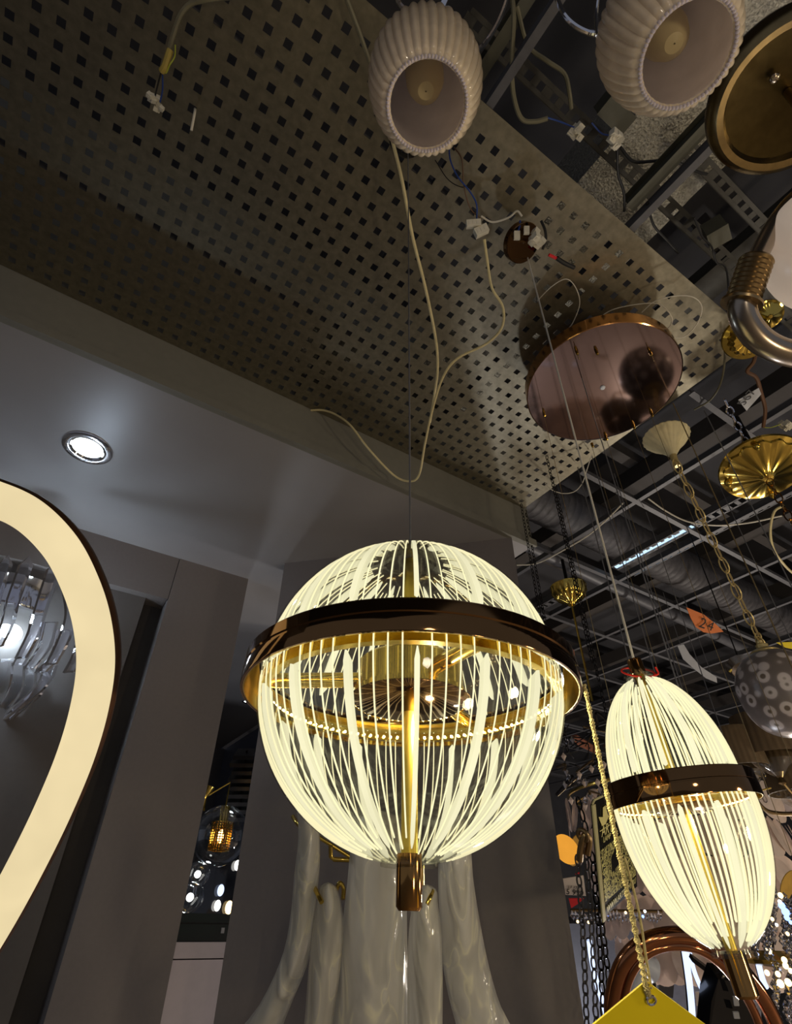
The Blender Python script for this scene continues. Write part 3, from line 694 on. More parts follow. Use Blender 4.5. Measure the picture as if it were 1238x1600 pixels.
# ================================================================ BRASS DISH (top right) and its chain
DP = at(1236, 150, 1.0)
t = thing('brass_dish', 'large brushed brass ceiling dish with a rounded rim at the top right', 'ceiling lamp', DP)
ax = Vector((.12, -.10, 1)).normalized()
Rr = .13
MB().lathe([(Rr*.80, .005), (Rr*.84, -.008), (Rr*.93, -.012), (Rr*1.02, .0), (Rr*1.05, .02), (Rr*1.0, .045), (Rr*.85, .06), (.001, .065)], DP, ax, 64).build('rounded_rim', 'brass_brushed', t)
MB().lathe([(Rr*.80, .006), (Rr*.5, .016), (.012, .022), (.001, .022)], DP, ax, 64).build('inner_cone', 'brass_dark_reflection', t)
x, y, z = frame(ax)
p = at(1207, 117, 1.0); p = p-z*(p-DP).dot(z)+z*.008
MB().ball(p, .009, 14, 8, (1, 1, .6), z).build('dome_screw', 'nickel_satin', t)
MB().tube([DP+z*.02, DP+z*.03+x*0-z*.08], .008, 12).build('centre_rod', 'brass_old', t)
b = chain(MB(), Z((1115, 60, 3.8), (1132, 84, 3.3), (1152, 96, 3.1), (1170, 112, 2.95)), .011, .0032, 1.2); o = b.build('dark_chain', 'dark_metal'); o['label'] = 'short dark chain links beside the brass dish rim'; o['category'] = 'chain'

# ================================================================ NICKEL ARM WITH OPAL GLOBE (right edge)
DG = .72
t = thing('globe_chandelier', 'satin brass chandelier arm with an opal globe cut by the right edge', 'chandelier', at(1300, 560, DG))
MB().tube(spline([at(1258, 300, .80), at(1235, 320, .78), at(1212, 350, .76), at(1190, 390, .74), at(1178, 418, DG)], 6), .0125, 18).build('upper_arm', 'nickel_satin', t)
ca, cb = at(1183, 405, DG), at(1160, 472, DG); co = MB(); pts = []; rr = []
for k in range(19):
    pts.append(ca.lerp(cb, k/18)); rr.append(.0215 if k % 2 else .0195)
pts += [cb, cb+(cb-ca)*.06]; rr += [.0255, .0255]
co.tube(pts, rr, 28).build('ribbed_collar', 'brass_old', t)
MB().tube(spline([at(1163, 462, DG), at(1160, 480, DG), at(1166, 503, DG), at(1185, 528, DG), at(1212, 545, DG), at(1245, 554, DG), at(1290, 560, DG)], 8), .0172, 24).build('curved_arm', 'nickel_satin', t)
gp = at(1305, 385, .74)
MB().ball(gp, .085, 48, 32, (1, 1, 1.1)).build('opal_globe', 'opal_plain', t)
MB().tube([gp-Vector((0, 0, .1)), at(1300, 560, DG)], .02, 16).build('globe_holder', 'nickel_satin', t)

# ================================================================ ROSE GOLD ROUND CANOPY
zc_ = 3.22; RP = zp(942, 606, zc_)
t = thing('rose_gold_canopy', 'big round rose gold mirror canopy hanging under the perforated ceiling', 'ceiling canopy', RP)
pr_ = pix(RP)[2]; RR = 118/F*pr_*.985
MB().lathe([(RR-.003, 0), (RR, .002), (RR, .055), (RR-.004, .057), (.001, .057)], RP, n=96).build('canopy_rim', 'rose_gold', t)
MB().lathe([(.001, .002), (RR-.004, .002), (RR-.003, 0)], RP, n=96).build('mirror_plate', 'rose_mirror', t)
MB().lathe([(.001, -.004), (.008, -.003), (.01, .001)], RP, n=16).build('centre_button', 'white_plastic', t)
noz = [(901, 548), (932, 548), (1016, 550), (850, 645), (1018, 645), (925, 693), (947, 682), (990, 664)]
for (a, b_) in noz:
    p = zp(a, b_, zc_); MB().lathe([(.001, -.022), (.0045, -.02), (.006, -.004), (.006, .001)], p, n=12).build('cord_grip', 'gold', t)
for k, (a, b_, c_, d_, m) in enumerate(((901, 556, 893, 560, 0),)): pass
wl = [((850, 648), 868, 790, 2.6), ((925, 697), 1003, 1130, 2.0), ((1018, 650), 1140, 1000, 2.2), ((947, 684), 1065, 1100, 2.0), ((990, 667), 1160, 1090, 2.0)]
for (s_, ex, ey, ez) in wl:
    p = zp(*s_, zc_); MB().tube([p, p-Vector((0, 0, 1.5))], .0009, 5).build('cord', 'gold_cable', t)
for k, (a, b_) in enumerate(((901, 548), (1016, 550))):
    p = zp(a, b_, zc_); MB().tube([p, p+Vector((.0, .0, -.05))], .0016, 5).build('cord', 'gold_cable', t)
# white transformer hex block resting over the rim
p = at(990, 503, pix(RP)[2]*.93)
t = thing('cable_clamp', 'small white faceted connector at the upper rim of the rose gold canopy', 'connector', p)
MB().lathe([(.001, .02), (.02, .02), (.027, .004), (.024, -.016), (.001, -.016)], p, (.3, .5, 1), 6, smooth=False).build('clamp_body', 'terminal_white', t)
MB().tube(spline([p, p-up*.04+rt*.004, p-up*.075+rt*.01]), .004, 8).build('clamp_lead', 'white_cable', t)
# small round canopy with wires
zq = 3.3; QP = zp(818, 380, zq)
t = thing('small_round_canopy', 'small brown mirror canopy with loose terminals under the perforated ceiling', 'ceiling canopy', QP)
ax = Vector((-.25, .45, 1)).normalized()
MB().lathe([(.001, -.001), (.058, -.001), (.06, .001), (.06, .02), (.056, .021)], QP, ax, 48).build('canopy_plate', 'bronze_mirror', t)
lump(zp(838, 372, 3.27), .022, 12).build('terminal', 'terminal_white', t)
MB().obox(zp(808, 368, 3.27), rt*.009, up*.013, fw*.004).build('wire_nut', 'terminal_white', t); MB().obox(zp(823, 360, 3.27), rt*.008, up*.012, fw*.004).build('wire_nut', 'terminal_white', t)
MB().tube(spline(Z((846, 345, 3.3), (852, 360, 3.28), (853, 375, 3.28), (848, 390, 3.27))), .004, 6).build('lead', 'black_rubber', t)
MB().tube(spline(Z((813, 345, 3.32), (812, 355, 3.3), (808, 365, 3.28))), .003, 6).build('lead', 'blue_cable', t)
MB().tube(spline(Z((858, 398, 3.27), (870, 404, 3.27))), .005, 6).build('lead', 'red_card', t)
MB().tube(spline(Z((870, 403, 3.27), (882, 411, 3.27), (897, 418, 3.28))), .007, 8).build('lead', 'black_rubber', t)

# long thin suspension cords crossing the picture: lamps hung lower, beyond the frame or the pendants
def cord(label, x0, y0, z0, drop, r, m):
    p = zp(x0, y0, z0); o = MB().tube([p, p-Vector((0, 0, drop))], r, 6).build('suspension_cord', m); o['label'] = label; o['category'] = 'cord'
cord('thin grey cord crossing the middle of the rose gold canopy', 903, 570, 3.3, 1.3, .0018, 'steel_cable')
cord('gold cord falling beside the ivory fluted canopy', 1052, 630, 3.38, 1.6, .0022, 'gold_cable')
cord('thin steel cord just right of the bulkhead corner', 903, 730, 3.38, 1.4, .0024, 'steel_cable')
cord('thin steel cord in the open grid left of the glowing tray', 925, 712, 3.38, 1.5, .002, 'steel_cable')
cord('thin steel cord right of the brass chain', 1100, 640, 3.38, 1.5, .0022, 'steel_cable')
for k, (x, y) in enumerate(((960, 740), (1010, 800), (1125, 760))):
    o = cord(['steel cord over the bright end of the glowing tray', 'steel cord passing left of the grey arrow sign', 'steel cord passing behind the ringed egg lamp'][k], x, y, 3.38, 1.8, .002, 'steel_cable')
# dark chains in the grid region
for k, (x, y, r) in enumerate(((855, 715, 1.0), (868, 760, 1.2), (815, 790, 1.1), (822, 800, 1.2))):
    p = zp(x, y, 3.38); o = chain(MB(), [p, p-Vector((0, 0, r))], .008, .0018, 1.6).build('thin_chain', 'dark_metal')
    o['label'] = ['dark thin chain under the left rim of the rose gold canopy', 'dark thin chain ending above the gold fluted cup', 'dark thin chain against the bulkhead corner', 'dark thin chain beside the slanted column top'][k]; o['category'] = 'chain'
p = zp(1135, 630, 3.3); o = chain(MB(), [p, zp(1165, 690, 3.2)], .014, .0035, 1.4).build('thick_chain', 'chrome'); o['label'] = 'shiny chain above the fluted brass dish'; o['category'] = 'chain'

# ================================================================ IVORY CANOPY + CHAIN + RINGED EGG LAMP
EG = at(1222, 1082, 2.0)
neckp = EG+Vector((0, 0, vz(EG, 1015)))
canp = zp(1052, 712, 3.2)
t = thing('ivory_canopy', 'ivory scalloped bell canopy with a chain leaving its narrow end', 'ceiling canopy', canp)
ax = Vector((.03, -.02, 1)); sc_ = pix(canp)[2]/F*34
MB().lathe([(.012, -.01), (.014, .0), (sc_*.28, .02), (sc_*.5, .05), (sc_*.85, .085), (sc_*1.03, .11), (sc_*1.0, .115), (sc_*.8, .095), (.001, .05)], canp, ax, 132, mod=lambda a, s_: 1+.05*abs(math.sin(a*11))*s_).build('scalloped_bell', 'ivory', t)
MB().tube([canp-Vector((0, 0, .06)), canp], [.011, .015], 14).build('neck', 'ivory_gold', t)
cp = spline([canp-Vector((0, 0, .06)), canp.lerp(neckp, .35)+Vector((0, 0, -.02)), canp.lerp(neckp, .7)+Vector((0, 0, -.015)), neckp+Vector((0, 0, .02))], 8)
chain(MB(), cp, .019, .0028, 1.75).build('chain', 'ivory_gold', t)
MB().tube([p+rt*.004 for p in cp], .003, 6).build('supply_cable', 'gold_cable', t)
t = thing('ringed_egg_lamp', 'egg shaped glass lamp with ring pattern hanging at the right edge', 'pendant lamp', EG)
hE = abs(vz(EG, 1150)); R_ = 62/F*2.0
pf = [(R_*math.sin(PI*k/24)**.8*(1.0 if k > 12 else .97), -hE*math.cos(PI*k/24)) for k in range(1, 23)]
MB().lathe([(.001, pf[0][1])]+pf, EG, n=48).build('egg_body', 'ringed_glass', t)
MB().lathe([(.05, hE*.93), (.055, hE*.99), (.045, hE*1.05), (.02, hE*1.08), (.022, hE*1.2), (.014, hE*1.24), (.016, hE*1.3), (.008, hE*1.36)], EG, n=32).build('top_cap', 'ivory_gold', t)
MB().torus(EG+Vector((0, 0, hE*1.42)), .018, .003, rt, 20, 6).build('hanging_loop', 'ivory_gold', t)
MB().prism([at(1213, 1004, 1.9), at(1245, 1003, 1.9), at(1238, 1014, 1.9), at(1228, 1012, 1.9)], fw*.001).build('tag_card', 'yellow_card', t)

# ================================================================ BRASS CANOPIES
def canopy(name, label, P, R, H, m, ax=(0, 0, 1), ribs=0, knobs=0, rod=None, prof=None):
    t = thing(name, label, 'ceiling canopy', P); P = Vector(P)
    pf = prof or [(.001, -H), (R*.12, -H*.98), (R*.2, -H*.8), (R*.8, -H*.25), (R*.88, -H*.2), (R*.9, -H*.05), (R, 0), (R*1.02, H*.12), (R*.97, H*.2), (R*.85, H*.22)]
    MB().lathe(pf, P, ax, 120, mod=(lambda a, s_: 1+.045*math.sin(a*ribs)*(1 if .15 < s_ < .6 else .0)) if ribs else None).build('canopy_dish', m, t)
    x, y, z = frame(ax)
    for k in range(knobs):
        a = 2*PI*k/knobs+.4; q = P+(x*math.cos(a)+y*math.sin(a))*R*.85-z*H*.3
        MB().ball(q, R*.085, 12, 8).ball(q-z*R*.1, R*.05, 10, 6).build('knob', m, t)
    MB().tube([P+z*.01, (P.x, P.y, ZC+.02)], R*.1, 8).build('hook_rod', 'dark_metal', t)
    if rod: MB().tube([P-z*H, P-z*(H+rod)], R*.06, 10).build('hanging_rod', m, t)
    return t
p = zp(1192, 732, 3.12); Rb = pix(p)[2]/F*60
canopy('fluted_brass_dish', 'oval looking polished brass canopy with radial flutes and small knobs', p, Rb, .07, 'gold', (.25, .1, 1), 14, 4)
chain(MB(), [p-Vector((0, 0, .07)), p-Vector((0, 0, .5))], .016, .003, 1.6).build('brass_chain', 'gold_dark').update_tag()
o = bpy.data.objects['brass_chain']; o['label'] = 'brass chain hanging from the fluted brass dish'; o['category'] = 'chain'
p = zp(1166, 528, 3.25); Rb = pix(p)[2]/F*34
canopy('ornate_brass_cup', 'small ornate gold cup canopy behind the curved satin arm', p, Rb, .06, 'gold', (.5, .1, 1), 16, 0, None,
       [(.001, -.065), (.012, -.06), (.02, -.045), (Rb*.55, -.05), (Rb*.7, -.03), (Rb*.75, -.01), (Rb*.95, -.008), (Rb, 0), (Rb*.9, .01), (Rb*.9, .02), (Rb*.7, .022)])
p = zp(1200, 492, 3.3); canopy('brass_rosette', 'tiny gold rosette just above the curved satin arm', p, .05, .03, 'gold', (.4, .2, 1), 10)
p = at(889, 922, 3.2); Rb = 3.2/F*27
canopy('gold_fluted_cup', 'gold fluted cup canopy with a dark rod beside the big sphere', p, Rb, .1, 'gold', (0, 0, 1), 18, 0, .55,
       [(.001, -.1), (.02, -.1), (.03, -.08), (Rb*.7, -.06), (Rb*.95, -.02), (Rb, .01), (Rb*1.04, .02), (Rb*.9, .025), (.001, .03)])

# ================================================================ SIGNS
t = thing('aisle_sign', 'orange pointed card with the number 24 hanging under the grid', 'sign', at(1100, 970, 3.6))
poly = [(1073, 949), (1100, 960), (1120, 976), (1131, 987), (1112, 990), (1100, 988), (1088, 980), (1080, 966)]
MB().prism([at(a, b_, 3.6) for a, b_ in poly], fw*.004).build('card', 'orange_card', t)
for a, b_ in ((1074, 950), (1120, 977)):
    p = at(a, b_, 3.602); MB().tube([p, (p.x, p.y, max(ZC, p.z+.05))], .002, 5).build('hanging_thread', 'steel_cable', t)
text('number', '2', at(1091, 979, 3.58), ray(1131, 985)-ray(1088, 970), up, .095, 'ink', t)
text('number', '4', at(1104, 983, 3.58), ray(1131, 985)-ray(1088, 970), up, .085, 'ink', t)
t = thing('arrow_sign', 'blank grey strip with a pointed end hanging under the grid', 'sign', at(1085, 1040, 3.4))
poly = [(1059, 1009), (1069, 1007), (1078, 1022), (1096, 1042), (1120, 1058), (1121, 1067), (1104, 1060), (1086, 1046), (1068, 1030)]
MB().prism([at(a, b_, 3.4) for a, b_ in poly], fw*.004).build('card', 'grey_card', t)
for a, b_ in ((1064, 1009), (1112, 1054)):
    p = at(a, b_, 3.402); MB().tube([p, (p.x, p.y, ZC)], .002, 5).build('hanging_thread', 'steel_cable', t)
t = thing('price_label', 'small grey price label with faint digits hanging upper right', 'label', zp(1172, 626, 3.2))
q = [zp(1154, 625, 3.2), zp(1167, 642, 3.2), zp(1190, 616, 3.2), zp(1186, 606, 3.2)]
MB().prism(q, Vector((0, 0, .001))).build('card', 'grey_card', t)
text('digits', '567', zp(1163, 634, 3.195), q[2]-q[1], q[0]-q[1], .05, 'ink', t)

# black sign with gold print
TL, TR, BR_, BL = at(925, 1252, 1.55), at(985, 1224, 1.75), at(996, 1385, 1.75), at(942, 1436, 1.55)
t = thing('display_sign', 'black sign with gold lettering and filigree behind the twisted rope', 'sign', (TL+BR_)/2)
nx_ = (TR-TL).cross(BL-TL).normalized()
if nx_.dot((TL+BR_)/2-CAM) > 0: nx_ = -nx_
def sp(u_, v_): return (TL.lerp(TR, u_)).lerp(BL.lerp(BR_, u_), v_)
MB().prism([sp(.06, 0), sp(1, 0), sp(1, 1), sp(0, 1), sp(0, .04)], -nx_*.006).build('board', 'sign_black', t)
MB().prism([sp(-.02, .03), sp(.05, .03), sp(.05, 1.02), sp(-.02, 1.02)], nx_*.004).build('edge_strip', 'sign_edge', t)
MB().prism([sp(-.01, .02), sp(.05, -.012), sp(1, -.012), sp(1, .004), sp(.06, .004), sp(0, .03)], nx_*.003).build('top_edge', 'sign_edge', t)
MB().prism([sp(.09, .44), sp(.97, .40), sp(.97, .88), sp(.09, .88)], nx_*.0015).build('filigree_print', 'filigree', t)
e = nx_*.0025; xd = (sp(.9, .5)-sp(.1, .5)); yd = sp(.5, .1)-sp(.5, .8)
text('lettering', 'ARTE', sp(.13, .33)+e, xd, yd, .042, 'sign_gold', t)
text('lettering', 'LAMP', sp(.16, .385)+e, xd, yd, .022, 'sign_gold', t)
text('lettering', 'WWW.ARTELAMP.RU', sp(.10, .975)+e, sp(.9,.93)-sp(.1,.96), yd, .024, 'sign_gold', t)
MB().prism([sp(.16, .24)+e, sp(.10, .15)+e, sp(.20, .17)+e, sp(.22, .09)+e, sp(.32, .08)+e, sp(.31, .15)+e, sp(.36, .18)+e, sp(.25, .24)+e], e*.3).prism([sp(.10, .27)+e, sp(.6, .258)+e, sp(.6, .265)+e, sp(.10, .277)+e], e*.3).build('emblem', 'sign_gold', t)

# ================================================================ ROPE AND YELLOW TAG
ra = at(913, 1068, .62*.875)
def plumb(py): return ra+Vector((0, 0, vz(ra, py)))
t = thing('tag_rope', 'twisted straw rope running from the sphere girdle to the yellow card', 'rope', ra)
def twist(b, P, r, tr, turns):
    P = spline(P, 30)
    for ph in (0, PI):
        pts = []
        for i, p in enumerate(P):
            T = (P[min(i+1, len(P)-1)]-P[max(i-1, 0)]).normalized(); x, y, z = frame(T); a = ph+turns*2*PI*i/len(P)
            pts.append(p+x*r*math.cos(a)+y*r*math.sin(a))
        b.tube(pts, tr, 6)
    return b
TD = pix(plumb(1540))[2]
twist(MB(), [plumb(1070), plumb(1210), plumb(1330), plumb(1450), at(1008, 1530, TD), at(1015, 1558, TD)], .0013, .0015, 60).build('twisted_cord', 'rope', t)
MB().tube(spline([plumb(1340)+rt*.004, plumb(1420)+rt*.006, plumb(1500)+rt*.004, at(1018, 1545, TD)]), .001, 6).build('thin_cord', 'rope', t)
t = thing('yellow_tag', 'blank yellow card hanging by its corner at the bottom edge', 'tag', at(1012, 1535, TD))
y1, y2, y3, y4 = at(1010, 1533, TD), at(1125, 1618, TD), at(1020, 1720, TD), at(905, 1620, TD)
MB().prism([y1, y2, y3, y4], fw*.0012).build('card', 'yellow_card', t)
MB().torus(at(1017, 1561, TD)-fw*.001, .0032, .001, fw, 20, 8).build('eyelet', 'chrome', t)

# ================================================================ LEFT: LED LOOP + CRYSTAL SCONCE
LD = .62
cl = [(-180, 860), (-120, 800), (-50, 772), (0, 782), (52, 808), (98, 855), (128, 912), (146, 970), (152, 1035), (142, 1105), (120, 1180), (86, 1262), (48, 1340), (2, 1425), (-50, 1510), (-110, 1600), (-190, 1640), (-290, 1500), (-300, 1200), (-240, 960)]
t = thing('led_loop_lamp', 'thick glowing cream LED tube bending across the left edge', 'lamp', at(-80, 1200, LD))
P = spline([at(a, b_, LD) for a, b_ in cl], 10, closed=True)
MB().tube(P, .0208, 20, closed=True).build('diffuser_tube', 'led_tube_warm', t)
MB().tube([p+fw*.006 for p in P], .0222, 12, closed=True).build('metal_channel', mat('channel_bronze', rgb(70, 44, 30), .4, .5), t)

SP = at(5, 985, 2.485)
t = thing('crystal_sconce', 'crystal petal wall light with chrome core behind the cream LED tube', 'wall light', SP)
x_, y_, z_ = rt, up, fw
MB().lathe([(.001, -.042), (.21, -.042), (.217, -.03), (.217, .10), (.14, .11)], SP+up*.064+fw*.07, Vector((0, 0, 1)), 48).build('chrome_core', 'chrome', t)
MB().lathe([(.001, -.042), (.14, -.042), (.147, .03), (.11, .042)], SP-up*.185+fw*.04, Vector((0, 0, 1)), 48).build('chrome_core', 'chrome', t)
MB().ball(at(14, 990, 2.300), .048, 24, 14, (1, 1, .85)).build('led_bulb', 'cool_bulb', t)
L_ = bpy.data.lights.new('sconce_light', 'POINT'); L_.energy = 5.5; L_.color = (.68, .82, 1); L_.shadow_soft_size = .02
lo = bpy.data.objects.new('sconce_light', L_); C.objects.link(lo); lo.parent = t; lo.location = at(20, 960, 2.2)-SP
def petal(P, wv, tv, m='crystal', ww=.028, th=.008, tip=True):
    P = spline(P, 6); N = len(P); vs = []; fs = []
    wv = Vector(wv).normalized()
    for i, p in enumerate(P):
        T = (P[min(i+1, N-1)]-P[max(i-1, 0)]).normalized(); nn = T.cross(wv).normalized(); u_ = i/(N-1)
        q = ww*(1-.15*u_)
        for (a, c) in ((-1, .0), (-.6, 1), (0, .4), (.6, 1), (1, 0), (.6, -.6), (0, -.2), (-.6, -.6)): vs.append(p+wv*q*a+nn*th*c)
    m_ = 8
    for i in range(N-1):
        for k in range(m_): fs.append((i*m_+k, i*m_+(k+1) % m_, (i+1)*m_+(k+1) % m_, (i+1)*m_+k))
    fs.append(tuple((N-1)*m_+k for k in range(m_)))
    if tip:
        T = (P[0]-P[1]).normalized(); vs.append(P[0]+T*.045); vs_i = len(vs)-1
        for k in range(m_): fs.append((k, vs_i, (k+1) % m_))
    else: fs.append(tuple(range(m_))[::-1])
    return MB().add(vs, fs, False).build('crystal_petal', m, t)
for k, (a, b_, c_, d_, e_, f_) in enumerate([(8, 882, -8, 930, -30, 1010), (40, 884, 20, 940, -5, 1010), (84, 890, 66, 945, 33, 1028), (106, 910, 112, 960, 80, 1038), (-30, 880, -40, 940, -60, 1010), (122, 950, 128, 1000, 108, 1050)]):
    petal([at(a, b_, 2.300), at(c_, d_, 2.244), at((c_+e_)/2+4, (d_+f_)/2, 2.201), at(e_, f_, 2.201)], rt*.9+fw*.3, None)
for k, (a, b_, c_, d_, e_, f_) in enumerate([(48, 1040, 42, 1080, 5, 1130), (68, 1042, 58, 1082, 10, 1125), (30, 1035, 22, 1080, -20, 1135), (80, 1040, 66, 1070, 20, 1112), (10, 1030, 0, 1060, -30, 1100), (-5, 1060, -15, 1090, -50, 1140)]):
    petal([at(a, b_, 2.272), at(c_, d_, 2.229), at(e_, f_, 2.201)], rt*.9+fw*.3, None, tip=False)
for k in range(3): petal([at(60+k*20, 960+k*12, 2.272), at(50+k*20, 1000+k*10, 2.229), at(28+k*18, 1040+k*5, 2.201)], rt*.9+fw*.3, None, tip=False)

# ================================================================ NICHE: cabinet, box, glass lamps
cbx = [yp(256, 1500, 3.0), yp(362, 1500, 3.0)]
zt_ = yp(300, 1472, 3.0).z
t = thing('display_cabinet', 'pale cabinet standing in the gap beside the slanted column', 'cabinet', (cbx[0].x, 3.0, 0))
MB().box((.62, 3.0, 0), (1.6, 3.4, zt_-.06)).build('carcass', 'cabinet_white', t)
MB().box((.60, 2.985, zt_-.055), (1.62, 3.42, zt_)).build('cabinet_top', 'cabinet_white', t)
bz = zt_+.0; w0 = yp(276, 1467, 3.02).x; w1 = yp(360, 1467, 3.02).x; hh = yp(310, 1427, 3.02).z-bz
t = thing('green_box', 'glossy dark green rounded box lying on the pale cabinet', 'box', (w0, 3.02, bz))
pts = []
for a in (0, 30, 60, 90): pts.append((.035*math.cos(math.radians(a)), .035*math.sin(math.radians(a))))
prof = [(w1-.035+c_, bz+hh-.035+s_) for c_, s_ in pts]+[(w0-.12, bz+hh), (w0-.12, bz), (w1, bz)]
MB().prism([(a, 3.02, b_) for a, b_ in prof], (0, .21, 0)).build('box_body', 'box_green', t)
MB().box((w0-.12, 3.016, bz+hh*.62), (w1-.01, 3.02, bz+hh*.66)).build('lid_seam', 'dark_metal', t)
MB().box((w1-.05, 3.015, bz+hh*.3), (w1-.035, 3.019, bz+hh*.5)).build('clasp', 'grey_card', t)
def glassball(P, R, label, ribs=0):
    t = thing('glass_ball_lamp', label, 'lamp', P)
    MB().lathe([(max(.0005, R*math.sin(PI*k/16)), -R*math.cos(PI*k/16)) for k in range(17)], P, (.3, -.5, 1), 64, mod=(lambda a, s_: 1+.04*math.sin(a*14))).build('ribbed_globe', 'clear_glass', t)
    MB().ball(P, R*.28, 12, 8).build('bulb', 'white_point', t)
    MB().tube([P-Vector((0, 0, .9*R)), Vector((P.x, P.y, zt_)) if ribs else P-Vector((0, 0, 1.6*R))], R*.12, 8).build('stem', 'chrome', t)
p1 = yp(309, 1366, 3.52); p2 = yp(297, 1402, 3.31)
glassball(p1, .062, 'upper ribbed glass ball lamp in the gap beside the column')
glassball(p2, .065, 'lower ribbed glass ball lamp standing above the green box', 1)
p = at(345, 1305, 2.95)
t = thing('globe_wall_lamp', 'clear glass globe lamp with a gold mesh cylinder inside the gap', 'lamp', p)
MB().ball(p, .145, 40, 24).build('glass_globe', 'clear_glass', t)
mb = MB()
for k in range(26):
    a = 2*PI*k/26; mb.tube([p+Vector((.055*math.cos(a), .055*math.sin(a), -.07)), p+Vector((.055*math.cos(a), .055*math.sin(a), .06))], .003, 4)
for k in range(12): mb.torus(p+Vector((0, 0, -.07+k*.0118)), .055, .0028, (0, 0, 1), 24, 4)
mb.build('mesh_cylinder', 'gold', t)
MB().ball(p+Vector((0, 0, -.005)), .016, 10, 8, (1, 1, 2)).build('filament_bulb', 'warm_filament', t)
MB().tube([p+Vector((0, 0, .06)), p+Vector((0, 0, .14))], .026, 16).build('lamp_cap', 'gold', t)
e1 = at(320, 1246, 3.0)
MB().tube([p+Vector((0, 0, .14)), p+Vector((0, 0, .26)), e1], .005, 8).build('arm', 'gold_satin', t)
MB().lathe([(.001, -.06), (.03, -.06), (.012, 0), (.03, .06), (.001, .06)], e1, (0.2, -.2, 1), 24).build('double_cone', 'gold', t)
t = thing('tiered_chandelier', 'dark slatted chandelier hanging in the gap beside the column', 'chandelier', at(385, 1180, 3.3))
for k in range(9):
    p = at(384-k*1.5, 1178+k*12, 3.3); MB().obox(p, rt*.075*(.8+.2*(k % 2)), fw*.05, up*.012).build('slat', 'dark_metal', t)
MB().tube([at(386, 1172, 3.3), at(372, 1290, 3.3)], .006, 6).build('rod', 'dark_metal', t)
o = MB().box((.5, 4.3, 0), (1.85, 4.4, yp(330, 1292, 4.3).z)).build('dark_display_wall', 'black_gloss'); o['label'] = 'black glossy display wall deep in the gap'; o['category'] = 'display'
for k, (a, b_, m, s_) in enumerate(((345, 1391, 'cool_tube', .022), (371, 1352, 'white_point', .02), (340, 1415, 'white_point', .02), (358, 1418, 'warm_point', .025))):
    p = yp(a, b_, 4.27); o = MB().ball(p, s_, 12, 8, (1, 1, 1.5)).tube([p, p+Vector((0, .05, 0))], s_*.5, 8).build('small_bulb', m); o['category'] = 'bulb'
    o['label'] = ['cool white bulb low on the black display wall in the gap', 'bright bulb touching the slanted column edge below the glass globe', 'white bulb just above the green box', 'warm bulb at the right end of the green box'][k]

# ================================================================ MURANO PETAL LAMP (bottom centre)
t = thing('petal_wall_lamp', 'milky glass petal lamp with gold hooks below the big sphere', 'wall light', at(600, 1450, 1.35))
def sheet(L, R, d0, d1, bulge, n=26, m=12):
    def at_y(P, y):
        for (a, b_) in zip(P, P[1:]):
            if a[1] <= y <= b_[1]: return a[0]+(b_[0]-a[0])*(y-a[1])/max(1e-6, b_[1]-a[1])
        return P[0][0] if y < P[0][1] else P[-1][0]
    def sm(P):
        S_ = spline([Vector((a, b_, 0)) for a, b_ in P], 6); return [(v.x, v.y) for v in S_]
    L, R = sm(L), sm(R); y0 = max(L[0][1], R[0][1]); y1 = min(L[-1][1], R[-1][1]); vs = []; fs = []
    for i in range(n+1):
        v = (i/n); y = y0+(y1-y0)*(v**1.5); a, b_ = at_y(L, y), at_y(R, y)
        for j in range(m+1):
            s_ = j/m; q = at(a+(b_-a)*s_, y+8*math.sin(PI*s_)*0, d0+(d1-d0)*v-bulge*math.sin(PI*s_)*(1 if v > .03 else .6))
            vs.append(q+fw*.006*mn.noise(q*9))
    for i in range(n):
        for j in range(m): k = i*(m+1)+j; fs.append((k, k+1, k+m+2, k+m+1))
    s_solid[0] = .005
    MB().add(vs, fs, True).build('glass_petal', 'murano', t); s_solid[0] = 0
def cap(xc, y, hw, hgt=10): return [(xc-hw*math.cos(q), y-hgt*math.sin(q)) for q in (PI/2, .9, .35)], [(xc+hw*math.cos(q), y-hgt*math.sin(q)) for q in (PI/2, .9, .35)]
def petal_sheet(top, L, R, d0, d1, bul):
    l, r = cap(*top); sheet(l+L, r+R, d0, d1, bul)
petal_sheet((480, 1268, 16, 18), [(468, 1310), (461, 1370), (455, 1434), (442, 1496), (411, 1563), (375, 1610), (330, 1660)], [(499, 1331), (496, 1380), (491, 1429), (481, 1501), (452, 1573), (437, 1612), (420, 1660)], 1.42, 1.24, .03)
petal_sheet((741, 1300, 0, 4), [(690, 1310), (686, 1356), (687, 1420), (688, 1470), (698, 1542), (714, 1600), (735, 1660)], [(730, 1310), (738, 1345), (741, 1380), (745, 1418), (760, 1496), (778, 1563), (797, 1602), (830, 1660)], 1.42, 1.24, .03) if 0 else petal_sheet((711, 1290, 20, 16), [(688, 1330), (686, 1370), (688, 1430), (690, 1480), (699, 1542), (714, 1600), (735, 1660)], [(735, 1330), (738, 1370), (745, 1418), (760, 1496), (778, 1563), (797, 1602), (830, 1660)], 1.42, 1.24, .03)
petal_sheet((592, 1288, 34, 20), [(549, 1330), (544, 1380), (537, 1440), (529, 1522), (520, 1600), (512, 1660)], [(632, 1330), (634, 1380), (635, 1440), (636, 1522), (637, 1600), (638, 1660)], 1.40, 1.22, .045)
petal_sheet((513, 1396, 14, 16), [(497, 1410), (491, 1449), (485, 1500), (481, 1548), (477, 1600), (472, 1660)], [(532, 1410), (536, 1450), (532, 1500), (526, 1548), (518, 1600), (512, 1660)], 1.34, 1.20, .03)
